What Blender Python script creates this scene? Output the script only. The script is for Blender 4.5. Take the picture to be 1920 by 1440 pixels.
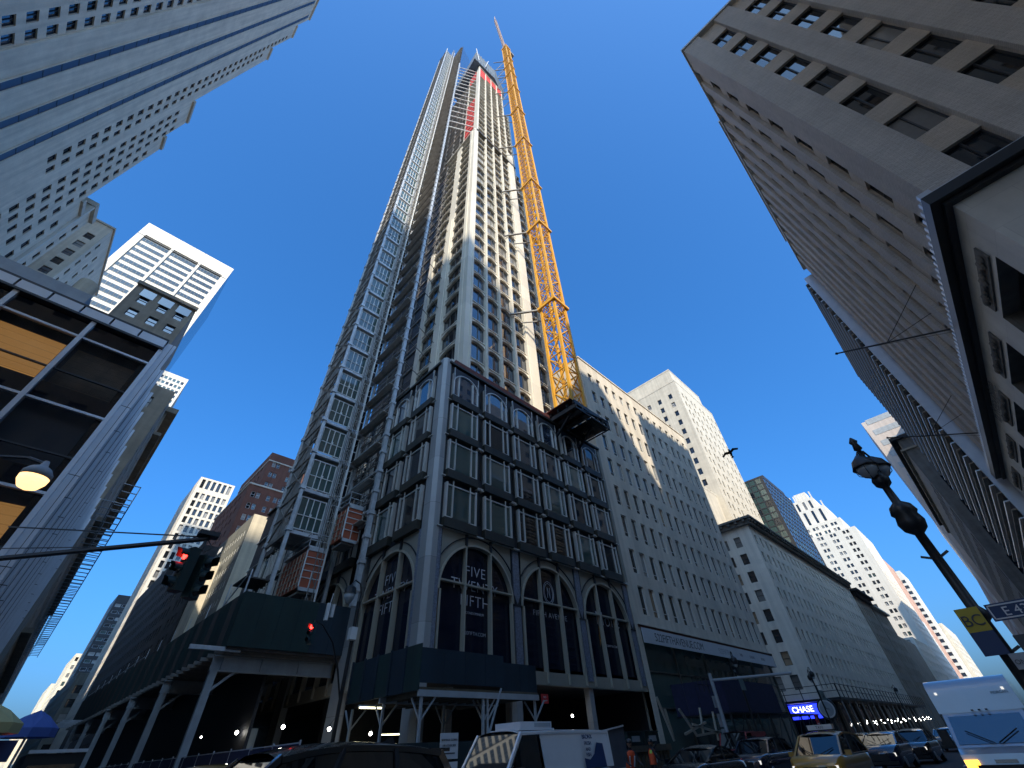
import bpy, math, random
from mathutils import Vector, Matrix
random.seed(7)
S = bpy.context.scene
for _o in list(bpy.data.objects): bpy.data.objects.remove(_o)
# ---------------------------------------------------------------- camera
# X runs north up the avenue, Y runs west down the side street, Z is up (metres)
YAW, PITCH, ROLL = 0.7604158711, 0.7346024634, -0.0599725728
f = Vector((math.cos(YAW)*math.cos(PITCH), math.sin(YAW)*math.cos(PITCH), math.sin(PITCH)))
r0 = Vector((math.sin(YAW), -math.cos(YAW), 0)); u0 = r0.cross(f)
rr = math.cos(ROLL)*r0 + math.sin(ROLL)*u0; uu = -math.sin(ROLL)*r0 + math.cos(ROLL)*u0
cam_data = bpy.data.cameras.new('camera'); cam = bpy.data.objects.new('camera', cam_data)
S.collection.objects.link(cam); S.camera = cam
cam.matrix_world = Matrix(((rr.x, uu.x, -f.x, 0), (rr.y, uu.y, -f.y, 0), (rr.z, uu.z, -f.z, 1.65), (0, 0, 0, 1)))
cam_data.sensor_width = 36; cam_data.lens = 36*762/1920; cam_data.clip_start = 0.05; cam_data.clip_end = 6000
# ---------------------------------------------------------------- light
SUN = Vector((-0.56, -0.83, 0.76)).normalized()
w = bpy.data.worlds.new('World'); S.world = w; w.use_nodes = True
nt = w.node_tree; nt.nodes.clear()
sky = nt.nodes.new('ShaderNodeTexSky'); sky.sky_type = 'NISHITA'; sky.sun_disc = False
sky.sun_elevation = math.asin(SUN.z); sky.sun_rotation = math.atan2(SUN.x, SUN.y)
sky.air_density = 1.0; sky.dust_density = 5.0; sky.ozone_density = 8.0; sky.altitude = 0
bg = nt.nodes.new('ShaderNodeBackground'); bg.inputs[1].default_value = 0.15
wo = nt.nodes.new('ShaderNodeOutputWorld')
gm = nt.nodes.new('ShaderNodeGamma'); gm.inputs[1].default_value = 0.84      # a clear, evenly deep blue winter sky
tn = nt.nodes.new('ShaderNodeMix'); tn.clamp_result = False; tn.data_type = 'RGBA'; tn.blend_type = 'MULTIPLY'; tn.inputs[0].default_value = 1
tn.inputs[7].default_value = (.62, .90, 1.17, 1)
nt.links.new(sky.outputs[0], gm.inputs[0]); nt.links.new(gm.outputs[0], tn.inputs[6]); hs = nt.nodes.new('ShaderNodeHueSaturation'); hs.inputs['Saturation'].default_value = 1.11; nt.links.new(tn.outputs[2], hs.inputs['Color']); nt.links.new(hs.outputs[0], bg.inputs[0]); nt.links.new(bg.outputs[0], wo.inputs[0])
sd = bpy.data.lights.new('sun', 'SUN'); sd.energy = 3.3; sd.angle = math.radians(0.53); sd.color = (1.0, 0.90, 0.73)
so = bpy.data.objects.new('sun', sd); S.collection.objects.link(so)
so.rotation_euler = SUN.to_track_quat('Z', 'Y').to_euler(); so.location = (0, 0, 400)
S.view_settings.view_transform = 'Standard'; S.view_settings.look = 'None'
S.view_settings.exposure = 1.12; S.view_settings.gamma = 1
S.render.resolution_x = 1024; S.render.resolution_y = 768
S.render.engine = 'CYCLES'
S.cycles.max_bounces = 8; S.cycles.diffuse_bounces = 5; S.cycles.glossy_bounces = 3
S.cycles.transparent_max_bounces = 6
# ---------------------------------------------------------------- materials
MATS = {}
def mat(name, col, rough=0.7, metal=0.0, spec=0.5, emit=None, estr=0.0, var=0.0, nscale=1.0, bump=0.0, bscale=20.0,
        brick=None, ior=None, streak=0.0, objvar=0.0, alpha=None, panels=None):
    """principled material whose colour is varied by procedural noise, brick courses, panel joints and rain streaks"""
    if name in MATS: return MATS[name]
    m = bpy.data.materials.new(name); m.use_nodes = True; MATS[name] = m
    t = m.node_tree; N = t.nodes; L = t.links; b = N['Principled BSDF']
    b.inputs['Base Color'].default_value = (*col, 1); b.inputs['Roughness'].default_value = rough
    b.inputs['Metallic'].default_value = metal; b.inputs['Specular IOR Level'].default_value = spec
    if ior: b.inputs['IOR'].default_value = ior
    if emit: b.inputs['Emission Color'].default_value = (*emit, 1); b.inputs['Emission Strength'].default_value = estr
    m.diffuse_color = (*col, 1)
    geo = N.new('ShaderNodeNewGeometry')
    out = None
    def mult(a, bval, fac=1.0):
        x = N.new('ShaderNodeMix'); x.data_type = 'RGBA'; x.blend_type = 'MULTIPLY'; x.inputs[0].default_value = fac
        if a is None: x.inputs[6].default_value = (*col, 1)
        else: L.new(a, x.inputs[6])
        L.new(bval, x.inputs[7]); return x.outputs[2]
    def ramp(src, lo, hi, a=0.3, bb=0.7):
        r = N.new('ShaderNodeMapRange'); r.inputs[1].default_value = a; r.inputs[2].default_value = bb
        r.inputs[3].default_value = lo; r.inputs[4].default_value = hi; L.new(src, r.inputs[0]); return r.outputs[0]
    if brick or panels:
        sep = N.new('ShaderNodeSeparateXYZ'); L.new(geo.outputs['Position'], sep.inputs[0])
        ad = N.new('ShaderNodeMath'); ad.operation = 'ADD'; L.new(sep.outputs[0], ad.inputs[0]); L.new(sep.outputs[1], ad.inputs[1])
        cmb = N.new('ShaderNodeCombineXYZ'); L.new(ad.outputs[0], cmb.inputs[0]); L.new(sep.outputs[2], cmb.inputs[1])
        bw, bh, mort, amt = brick or panels
        bt = N.new('ShaderNodeTexBrick'); L.new(cmb.outputs[0], bt.inputs[0])
        bt.inputs['Scale'].default_value = 1; bt.inputs['Brick Width'].default_value = bw; bt.inputs['Row Height'].default_value = bh
        bt.inputs['Mortar Size'].default_value = mort; bt.inputs['Mortar Smooth'].default_value = 0.2; bt.inputs['Bias'].default_value = 0
        bt.inputs['Color1'].default_value = (1, 1, 1, 1); v = 1-amt*0.5; bt.inputs['Color2'].default_value = (v, v, v, 1)
        k = 1-amt; bt.inputs['Mortar'].default_value = (k, k, k, 1)
        out = mult(out, bt.outputs['Color'])
    if var:
        n = N.new('ShaderNodeTexNoise'); n.inputs['Scale'].default_value = nscale; n.inputs['Detail'].default_value = 6; n.inputs['Roughness'].default_value = 0.65
        L.new(geo.outputs['Position'], n.inputs['Vector'])
        out = mult(out, ramp(n.outputs[0], 1-var, 1+var*0.6))
    if streak:
        mp = N.new('ShaderNodeMapping'); mp.inputs['Scale'].default_value = (1.3, 1.3, 0.06); L.new(geo.outputs['Position'], mp.inputs[0])
        n = N.new('ShaderNodeTexNoise'); n.inputs['Scale'].default_value = 1.0; n.inputs['Detail'].default_value = 5; L.new(mp.outputs[0], n.inputs['Vector'])
        out = mult(out, ramp(n.outputs[0], 1-streak, 1+streak*0.4, 0.35, 0.65))
    if objvar:
        oi = N.new('ShaderNodeObjectInfo')
        out = mult(out, ramp(oi.outputs['Random'], 1-objvar, 1+objvar*0.5, 0, 1))
    if out: L.new(out, b.inputs['Base Color'])
    if bump:
        n = N.new('ShaderNodeTexNoise'); n.inputs['Scale'].default_value = bscale; n.inputs['Detail'].default_value = 3
        L.new(geo.outputs['Position'], n.inputs['Vector'])
        bp = N.new('ShaderNodeBump'); bp.inputs['Strength'].default_value = bump; bp.inputs['Distance'].default_value = 0.05
        L.new(n.outputs[0], bp.inputs['Height']); L.new(bp.outputs[0], b.inputs['Normal'])
    if alpha is not None: b.inputs['Alpha'].default_value = alpha
    return m
M = lambda n: MATS[n]
mat('limestone', (.56, .505, .41), .85, var=.12, nscale=.35, streak=.12, panels=(1.4, .7, .012, .14))
mat('beige_brick', (.74, .64, .49), .9, var=.14, nscale=.3, streak=.14, brick=(.22, .075, .008, .12))
mat('cream_panel', (.64, .585, .48), .55, var=.05, nscale=.4, panels=(60, 3.86, .014, .3))
mat('office_stone', (.60, .535, .44), .85, var=.10, nscale=.25, streak=.16, panels=(1.1, 1.33, .01, .1))
mat('hotel_stone', (.74, .665, .55), .85, var=.10, nscale=.25, streak=.14, panels=(1.2, .8, .01, .1))
mat('grey_brick', (.50, .455, .40), .9, var=.10, nscale=.6, streak=.08, brick=(.26, .085, .010, .26), bump=.3, bscale=9)
mat('tan_brick', (.54, .465, .375), .9, var=.12, nscale=.5, streak=.1, brick=(.26, .085, .010, .24), bump=.3, bscale=9)
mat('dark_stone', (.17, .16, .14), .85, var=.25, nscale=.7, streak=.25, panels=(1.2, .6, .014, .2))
mat('brown_stone', (.34, .285, .215), .85, var=.2, nscale=.4, streak=.2, panels=(1.2, .6, .012, .15))
mat('base_stone', (.56, .54, .48), .6, var=.14, nscale=.6, streak=.1, panels=(2.0, 1.2, .012, .2))
mat('white_stone', (.64, .59, .50), .7, var=.05, nscale=.2, streak=.08)
mat('white_brick', (.60, .57, .53), .85, var=.08, nscale=.2, streak=.1)
mat('red_brick', (.20, .085, .06), .9, var=.2, nscale=.4, streak=.12, brick=(.4, .14, .015, .25))
mat('pink_brick', (.48, .29, .21), .9, var=.08, nscale=.2, streak=.1)
mat('pale_pink', (.52, .45, .40), .8, var=.06, nscale=.2, streak=.08)
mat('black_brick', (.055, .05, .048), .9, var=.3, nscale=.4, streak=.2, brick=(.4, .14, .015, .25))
mat('green_grey', (.19, .19, .165), .85, var=.15, nscale=.3, streak=.2)
mat('cream_stucco', (.62, .54, .40), .85, var=.10, nscale=.5, streak=.18, panels=(9, .9, .02, .12), bump=.4, bscale=3)
mat('roof_tar', (.08, .08, .08), .95, var=.2, nscale=.5)
mat('glass', (.018, .022, .028), .03, ior=1.75, bump=.05, bscale=.5, objvar=.6)
mat('glass_blue', (.03, .045, .07), .02, ior=2.3, bump=.03, bscale=.6, objvar=.4)
mat('glass_blind', (.30, .29, .27), .12, ior=1.6, objvar=.5, var=.1, nscale=4)
mat('glass_warm', (.34, .24, .15), .15, ior=1.5, objvar=.4)
mat('glass_green', (.05, .085, .08), .03, ior=1.9, bump=.05, bscale=.5, objvar=.3)
mat('glass_dark', (.006, .008, .012), .03, ior=1.45, bump=.03, bscale=.6)
mat('glass_navy', (.006, .009, .022), .05, ior=1.42, bump=.03, bscale=.6)
mat('frame_dark', (.03, .03, .032), .5)
mat('frame_white', (.62, .62, .60), .5)
mat('frame_bronze', (.10, .09, .075), .45, metal=.3)
mat('silver', (.55, .57, .60), .38, metal=.55, var=.08, nscale=1.5)
mat('aluminium', (.60, .61, .62), .35, metal=.6)
mat('black_metal', (.012, .012, .013), .45)
mat('steel_grey', (.33, .36, .38), .6, var=.15, nscale=1.5, streak=.1)
mat('asphalt', (.05, .05, .052), .9, var=.25, nscale=3, bump=.4, bscale=60)
mat('concrete', (.28, .27, .26), .9, var=.15, nscale=2, panels=(1.5, 1.5, .015, .2))
mat('curb_stone', (.24, .24, .24), .85, var=.1)
mat('road_paint', (.7, .7, .68), .7, var=.2, nscale=6)
# ---------------------------------------------------------------- mesh helpers
class MB:
    def __init__(s): s.v = []; s.f = []; s.m = []; s.mats = []
    def mi(s, name):
        if name not in s.mats: s.mats.append(name)
        return s.mats.index(name)
    def face(s, pts, m):
        b = len(s.v); s.v += [tuple(p) for p in pts]; s.f.append(tuple(range(b, b+len(pts)))); s.m.append(s.mi(m))
    def box(s, x0, x1, y0, y1, z0, z1, m, skip=''):
        if x0 > x1: x0, x1 = x1, x0
        if y0 > y1: y0, y1 = y1, y0
        if z0 > z1: z0, z1 = z1, z0
        b = len(s.v); k = s.mi(m)
        s.v += [(x0,y0,z0),(x1,y0,z0),(x1,y1,z0),(x0,y1,z0),(x0,y0,z1),(x1,y0,z1),(x1,y1,z1),(x0,y1,z1)]
        for n, q in zip('dusnwe', ((0,3,2,1),(4,5,6,7),(0,1,5,4),(2,3,7,6),(0,4,7,3),(1,2,6,5))):
            if n in skip: continue
            s.f.append(tuple(b+i for i in q)); s.m.append(k)
    def tf(s, mb, mtx):
        b = len(s.v); s.v += [tuple(mtx @ Vector(p)) for p in mb.v]
        idx = [s.mi(n) for n in mb.mats]
        s.f += [tuple(b+i for i in q) for q in mb.f]; s.m += [idx[i] for i in mb.m]
    def bar(s, p, q, wd, m, hd=None, n=4):
        """bar of square or round section from p to q"""
        p = Vector(p); q = Vector(q); d = q-p
        if d.length < 1e-6: return
        d.normalize(); a = Vector((0, 0, 1)) if abs(d.z) < .95 else Vector((1, 0, 0))
        e = d.cross(a).normalized(); g = e.cross(d); hd = hd or wd
        b = len(s.v); k = s.mi(m)
        for c in (p, q):
            for i in range(n):
                t = 2*math.pi*(i+.5)/n; rr_ = 1.41421 if n == 4 else 1
                s.v.append(tuple(c + e*math.cos(t)*wd*.5*rr_ + g*math.sin(t)*hd*.5*rr_))
        for i in range(n):
            j = (i+1) % n; s.f.append((b+i, b+j, b+n+j, b+n+i)); s.m.append(k)
        s.f.append(tuple(b+i for i in reversed(range(n)))); s.m.append(k)
        s.f.append(tuple(b+n+i for i in range(n))); s.m.append(k)
    def path(s, pts, wd, m, n=6):
        for a, b in zip(pts, pts[1:]): s.bar(a, b, wd, m, n=n)
    def lathe(s, prof, m, n=16, c=(0,0,0)):
        b = len(s.v); k = s.mi(m)
        for r, z in prof:
            for i in range(n):
                t = 2*math.pi*i/n; s.v.append((c[0]+r*math.cos(t), c[1]+r*math.sin(t), c[2]+z))
        for j in range(len(prof)-1):
            for i in range(n):
                i2 = (i+1) % n; s.f.append((b+j*n+i, b+j*n+i2, b+(j+1)*n+i2, b+(j+1)*n+i)); s.m.append(k)
        s.f.append(tuple(b+i for i in reversed(range(n)))); s.m.append(k)
        e = b+(len(prof)-1)*n; s.f.append(tuple(e+i for i in range(n))); s.m.append(k)
    def mesh(s, name, smooth=False):
        me = bpy.data.meshes.new(name); me.from_pydata(s.v, [], s.f)
        for n in s.mats: me.materials.append(MATS[n])
        me.polygons.foreach_set('material_index', s.m)
        if smooth: me.polygons.foreach_set('use_smooth', [True]*len(s.f))
        me.update(); return me
    def build(s, name, parent=None, loc=(0,0,0), rotz=0, smooth=False, **props):
        o = bpy.data.objects.new(name, s.mesh(name, smooth)); S.collection.objects.link(o)
        o.location = loc; o.rotation_euler[2] = rotz
        if parent: o.parent = parent
        for k, v in props.items(): o[k] = v
        return o
def inst(name, me, parent, loc, rotz=0, **props):
    o = bpy.data.objects.new(name, me); S.collection.objects.link(o); o.location = loc; o.rotation_euler[2] = rotz
    if parent: o.parent = parent
    for k, v in props.items(): o[k] = v
    return o
def thing(name, label, cat, loc=(0,0,0), rotz=0, group=None):
    o = bpy.data.objects.new(name, None); S.collection.objects.link(o); o.location = loc; o.rotation_euler[2] = rotz
    o['label'] = label; o['category'] = cat
    if group: o['group'] = group
    return o
def copy_tree(o, parent=None, **kw):
    c = o.copy(); S.collection.objects.link(c); c.parent = parent
    for ch in list(o.children): copy_tree(ch, c)
    for k, v in kw.items(): c[k] = v
    return c
# faces of a building: E looks to -Y (avenue side of west row), S to -X, N to +X, W to +Y
ROT = {'E': 0.0, 'S': -math.pi/2, 'N': math.pi/2, 'W': math.pi}
def face_mtx(side, x0, x1, y0, y1):
    """matrix from facade space (u right, depth inward, height) to world"""
    o = {'E': (x0, y0, 0), 'S': (x0, y1, 0), 'N': (x1, y0, 0), 'W': (x1, y1, 0)}[side]
    return Matrix.Translation(o) @ Matrix.Rotation(ROT[side], 4, 'Z')
def wall_grid(mb, mtx, W, z0, z1, ops, depth, m, reveal=None, arch=None):
    """wall sheet pierced by real openings with reveals. ops: (u0,u1,v0,v1)"""
    us = sorted({0.0, W, *[round(o[0], 3) for o in ops], *[round(o[1], 3) for o in ops]})
    vs = sorted({z0, z1, *[round(o[2], 3) for o in ops], *[round(o[3], 3) for o in ops]})
    ui = {u: i for i, u in enumerate(us)}; vi = {v: i for i, v in enumerate(vs)}
    hole = set()
    for o in ops:
        for i in range(ui[round(o[0], 3)], ui[round(o[1], 3)]):
            for j in range(vi[round(o[2], 3)], vi[round(o[3], 3)]): hole.add((i, j))
    t = MB(); b = 0; k = t.mi(m); nv = len(vs)
    for u in us:
        for v in vs: t.v.append((u, 0, v))
    for i in range(len(us)-1):
        for j in range(len(vs)-1):
            if (i, j) in hole: continue
            t.f.append((i*nv+j, (i+1)*nv+j, (i+1)*nv+j+1, i*nv+j+1)); t.m.append(k)
    rv = reveal or m
    for u0_, u1_, v0_, v1_ in ops:
        d = depth
        t.face([(u0_,0,v0_),(u0_,d,v0_),(u0_,d,v1_),(u0_,0,v1_)], rv); t.face([(u1_,0,v0_),(u1_,0,v1_),(u1_,d,v1_),(u1_,d,v0_)], rv)
        t.face([(u0_,0,v0_),(u1_,0,v0_),(u1_,d,v0_),(u0_,d,v0_)], rv); t.face([(u0_,0,v1_),(u0_,d,v1_),(u1_,d,v1_),(u1_,0,v1_)], rv)
    mb.tf(t, mtx)
WIN = {}
def window_mb(wd, h, style, depth, glass):
    """one window: frame, bars and panes, set back 'depth' from the wall plane"""
    t = MB(); fr = {'dark': 'frame_dark', 'white': 'frame_white', 'bronze': 'frame_bronze', 'silver': 'silver'}[style[0]]
    kind = style[1]; fw = style[2] if len(style) > 2 else .06
    y0, y1 = depth-.08, depth
    t.face([(0,y1,0),(wd,y1,0),(wd,y1,h),(0,y1,h)], glass)
    t.box(0, wd, y0, y1-.01, 0, fw, fr); t.box(0, wd, y0, y1-.01, h-fw, h, fr)
    t.box(0, fw, y0, y1-.01, fw, h-fw, fr); t.box(wd-fw, wd, y0, y1-.01, fw, h-fw, fr)
    if kind in ('sash', 'sash2'): t.box(fw, wd-fw, y0+.01, y1-.01, h*.5-fw*.4, h*.5+fw*.4, fr)
    if kind in ('pair', 'sash2'): t.box(wd*.5-fw*.5, wd*.5+fw*.5, y0, y1-.01, fw, h-fw, fr)
    if kind == 'office': t.box(fw, wd-fw, y0+.01, y1-.01, h*.22, h*.22+fw*.7, fr)
    if kind == 'three':
        for q in (.25, .75): t.box(wd*q-fw*.5, wd*q+fw*.5, y0, y1-.01, fw, h-fw, fr)
    return t
def px_size(p, size):
    return 750*size/max(1.0, (Vector(p)-Vector((0, 0, 1.65))).length)
def place_windows(parent, items, name='window', limit=300, minpx=5.0):
    """items: (matrix_world, w, h, style, depth, glass). The largest in view become parts, the rest one joined part"""
    items = sorted(items, key=lambda q: -px_size(q[0].translation, q[2]))
    rest = MB(); n = 0; pl = parent.location
    for mt, wd, h, style, depth, glass in items:
        key = (round(wd, 2), round(h, 2), style, round(depth, 2), glass)
        if key not in WIN: WIN[key] = [window_mb(wd, h, style, depth, glass), None]
        if n < limit and px_size(mt.translation, h) >= minpx:
            if WIN[key][1] is None: WIN[key][1] = WIN[key][0].mesh(name)
            o = bpy.data.objects.new(name, WIN[key][1]); S.collection.objects.link(o); o.parent = parent
            o.location = mt.translation - pl; o.rotation_euler[2] = mt.to_euler()[2]; n += 1
        else:
            t = Matrix.Translation(-Vector(pl)) @ mt; rest.tf(WIN[key][0], t)
    if rest.v: rest.build(name, parent, kind='stuff')
def pick(glasses):
    r = random.random(); a = 0
    for g, p in glasses:
        a += p
        if r < a: return g
    return glasses[-1][0]
OFFICE = (('glass', .62), ('glass_blind', .26), ('glass_green', .12))
def building(name, label, boxes, m, faces, roof='roof_tar', cat='building', depth=.25, minpx=5.0, group=None, parapet=.0):
    """boxes: list of (x0,x1,y0,y1,z0,z1). faces: list of dict(box, side, cols, rows, style, glass[, m, depth])"""
    x0, x1, y0, y1, z0, z1 = boxes[0]
    t = thing(name, label, cat, (x0, y0, 0), group=group); pl = Vector(t.location)
    mb = MB(); items = []; done = set()
    inv = Matrix.Translation(-pl)
    for fc in faces:
        bi = fc.get('box', 0); bx = boxes[bi]; side = fc['side']; done.add((bi, side))
        W = (bx[1]-bx[0]) if side in 'EW' else (bx[3]-bx[2])
        mt = face_mtx(side, *bx[:4]); dp = fc.get('depth', depth)
        cols, rows = fc.get('cols', []), fc.get('rows', [])
        ops = [(a, b, c, d) for a, b in cols for c, d in rows if a > .05 and b < W-.05 and c > bx[4]+.02 and d < bx[5]-.02]
        ops += fc.get('extra', [])
        wall_grid(mb, inv @ mt, W, bx[4], bx[5], ops, dp, fc.get('m', m), fc.get('reveal'))
        for a, b, c, d in ops:
            items.append((mt @ Matrix.Translation((a, 0, c)), b-a, d-c, fc.get('style', ('dark', 'sash')), dp, pick(fc.get('glass', OFFICE))))
    for bi, bx in enumerate(boxes):
        for side, ch in (('E', 's'), ('W', 'n'), ('S', 'w'), ('N', 'e')):
            if (bi, side) in done: continue
            W = (bx[1]-bx[0]) if side in 'EW' else (bx[3]-bx[2])
            wall_grid(mb, inv @ face_mtx(side, *bx[:4]), W, bx[4], bx[5], [], 0, m)
        a = [bx[0]-pl.x, bx[1]-pl.x, bx[2]-pl.y, bx[3]-pl.y]; z = bx[5]
        mb.face([(a[0],a[2],z),(a[1],a[2],z),(a[1],a[3],z),(a[0],a[3],z)], roof)
        if parapet:
            p = parapet
            mb.box(a[0]-.06, a[1]+.06, a[2]-.06, a[2]+.3, z+.002, z+p, m); mb.box(a[0]-.06, a[1]+.06, a[3]-.3, a[3]+.06, z+.002, z+p, m)
            mb.box(a[0]-.06, a[0]+.3, a[2]+.3, a[3]-.3, z+.002, z+p, m); mb.box(a[1]-.3, a[1]+.06, a[2]+.3, a[3]-.3, z+.002, z+p, m)
    mb.build('wall', t)
    place_windows(t, items, minpx=minpx)
    return t
def rng(a, b, step, wd):
    out = []; x = a
    while x+wd <= b+1e-6: out.append((round(x, 3), round(x+wd, 3))); x += step
    return out
# ================================================================ the setting
def sheet(name, x0, x1, y0, y1, z, m, **kw):
    mb = MB(); mb.face([(x0,y0,z),(x1,y0,z),(x1,y1,z),(x0,y1,z)], m); return mb.build(name, kind='structure')
sheet('ground', -1500, 3000, -1500, 3000, -.02, 'concrete')
sheet('avenue_road', -600, 2500, .7, 16.5, 0, 'asphalt')
sheet('side_street_road', 1.5, 11.6, 16.5, 1500, .0, 'asphalt'); sheet('side_street_road', 1.5, 11.6, -600, .7, .0, 'asphalt')
sheet('cross_street_road', 80.5, 90.8, 16.5, 900, .0, 'asphalt')
def pavement(x0, x1, y0, y1):
    mb = MB(); mb.box(x0, x1, y0, y1, 0, .14, 'concrete')
    c = .18
    mb.box(x0-c, x0, y0-c, y1+c, 0, .15, 'curb_stone'); mb.box(x1, x1+c, y0-c, y1+c, 0, .15, 'curb_stone')
    mb.box(x0, x1, y0-c, y0, 0, .15, 'curb_stone'); mb.box(x0, x1, y1, y1+c, 0, .15, 'curb_stone')
    mb.build('pavement', kind='structure')
pavement(11.8, 80.3, 16.7, 120); pavement(91, 700, 16.7, 120); pavement(-80, 1.3, 16.7, 400); pavement(11.8, 600, -60, .5); pavement(-80, 1.3, -60, .5)
mb = MB()
for x in range(8): mb.box(x*1.25+2.2, x*1.25+2.8, 17.5, 20.5, .004, .006, 'road_paint')
for y in range(12): mb.box(12.6, 15.4, y*1.3+1.2, y*1.3+1.8, .004, .006, 'road_paint')
for x in range(60):
    for y in (4.6, 8.5, 12.4): mb.box(20+x*9, 23+x*9, y-.06, y+.06, .004, .006, 'road_paint')
mb.build('road_markings', kind='structure')
# ================================================================ west side of the avenue
# beige office block (banner), X 40.8-76.3
RT = [45.2, 41.6, 37.8, 33.65, 29.85, 25.9, 22.0, 18.0, 14.1]
rows = [(RT[0]-1.75, RT[0]), (RT[1]-2.2, RT[1])]+[(z-2.6, z) for z in RT[2:8]]+[(14.1-2.75, 14.1)]
office = building('office_building', 'long beige stone office block of narrow windows behind the white banner',
    [(40.1, 74.1, 23.5, 52, 10.3, 47.3)], 'office_stone',
    [dict(side='E', cols=rng(1.9, 33.4, 2.135, 1.08), rows=rows, style=('white', 'office', .05), glass=(('glass', .62), ('glass_blind', .3), ('glass_warm', .08)))],
    roof='roof_tar', depth=.22, parapet=.0)
mb = MB()
mb.box(-.12, 34.12, -.12, .4, 47.3, 47.55, 'office_stone'); mb.build('coping', office)
mb = MB(); mb.box(.0, 34, -.18, .1, 10.02, 10.25, 'red_brick'); mb.box(0, 34, -.30, .1, 10.25, 10.35, 'office_stone'); mb.build('ledge', office)
mb = MB()   # glazed shopfront with round columns behind
mb.face([(0.1,.5,0),(33.9,.5,0),(33.9,.5,10),(0.1,.5,10)], 'glass_green')
for x in (0, 6.8, 13.6, 20.4, 27.2, 33.9): mb.box(x, x+.12, .35, .5, 0, 10, 'frame_bronze')
for z in (3.9, 6.6): mb.box(.1, 33.9, .4, .5, z, z+.1, 'frame_bronze')
mb.build('shopfront', office)
mb = MB()
for x in (1.6, 8.8, 16, 23, 30): mb.lathe([(.55, 0), (.55, 9.9)], 'hotel_stone', 20, (x, 1.4, 0))
mb.box(.05, 33.9, 3, 3.2, 0, 9.9, 'dark_stone'); mb.box(.0, 34, .5, 28.5, 10.0, 10.29, 'dark_stone'); mb.build('lobby', office)
# corner hotel-like block with dark cornice, X 95.5-175
ROWS = [(z-2.0, z) for z in (32.2, 28.9, 25.6, 22.3, 19.0, 15.7, 12.4, 9.1)]
hotel = building('corner_building', 'pale stone corner block with a dark overhanging cornice beyond the cross street',
    [(92, 168, 23.5, 52, 5.4, 34.9)], 'hotel_stone',
    [dict(side='E', cols=[(x+1.1, x+2.3) for x in [i*2.9 for i in range(26)] if x+2.5 < 75.5], rows=ROWS, style=('dark', 'sash', .07)),
     dict(side='S', cols=[(28.5-c-1.3, 28.5-c) for c in (2.5, 5.2, 9.5, 12.5, 17, 20, 25)], rows=ROWS, style=('dark', 'sash', .07), glass=(('glass', .5), ('glass_blind', .35), ('glass_warm', .15)))],
    depth=.3)
mb = MB(); mb.box(-1.3, 76.2, -1.3, 29, 34.9, 35.3, 'dark_stone'); mb.box(-.7, 76, -.7, 28.9, 33.9, 34.9, 'dark_stone')
for i in range(55): mb.box(-1.1+i*1.4, -.7+i*1.4, -1.15, -.7, 34.4, 34.9, 'dark_stone')
for i in range(18): mb.box(-1.15, -.7, i*1.6, i*1.6+.45, 34.4, 34.9, 'dark_stone')
mb.build('cornice', hotel)
mb = MB(); mb.box(.05, 75.9, .3, .4, 0, 5.39, 'glass_dark'); mb.box(0.05, .15, .4, 28, 0, 5.39, 'glass_dark')
for i in range(14): mb.box(i*5.8, i*5.8+.6, -.05, .3, 0, 5.38, 'dark_stone')
mb.build('shopfront', hotel)
# tall stepped limestone tower behind
RW = rng(16, 92, 3.35, 1.75)
tall = building('stepped_tower', 'tall sunlit cream limestone tower with a blank stepped crown above the office block',
    [(107, 134, 30, 62, 0, 87.5), (110, 132, 31.2, 60, 87.5, 95), (100, 107, 31.5, 62, 0, 48)], 'limestone',
    [dict(side='E', cols=[(c, c+1.0) for c in (2.2, 4.6, 8, 10.4, 14, 16.4, 20, 22.4, 25.6)], rows=[(z, z+1.8) for z in [35+3.35*i for i in range(15)]], style=('dark', 'sash', .07)),
     dict(side='S', cols=[(32-c-1.2, 32-c) for c in (2.4, 6.2, 10, 15, 19, 24, 28)], rows=[(z, z+1.8) for z in [35+3.35*i for i in range(15)]], style=('dark', 'sash', .07), glass=(('glass', .55), ('glass_blind', .45))),
     dict(box=1, side='S', cols=[(8, 13), (17, 22)], rows=[(88.3, 89.5)], style=('dark', 'pair', .07), glass=(('glass_blue', 1),)),
     dict(box=2, side='S', cols=[(4, 5.2), (8, 9.2), (12, 13.2)], rows=[(36, 38), (40, 42), (44, 46)])], roof='limestone', parapet=.5)
# dark green glass tower
gt = building('glass_tower', 'dark green glass office tower rising behind the corniced block',
    [(141, 169, 26, 46, 0, 64), (149, 169, 27, 46, 64, 67.5)], 'frame_dark',
    [dict(side='E', cols=rng(.4, 32, 2.6, 2.4), rows=rng(20, 63.8, 1.9, 1.75), style=('dark', 'plain', .05), depth=.08, glass=(('glass_blue', .8), ('glass_green', .2))),
     dict(side='S', cols=rng(.4, 20, 1.9, 1.75), rows=rng(20, 63.8, 1.9, 1.7), style=('dark', 'plain', .05), depth=.08, glass=(('glass_green', .8), ('glass', .2))),
     dict(box=1, side='S', cols=rng(.4, 19, 1.9, 1.75), rows=rng(64.3, 67.4, 1.7, 1.4), style=('silver', 'plain', .05), depth=.05, glass=(('glass_blue', 1),))])
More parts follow.
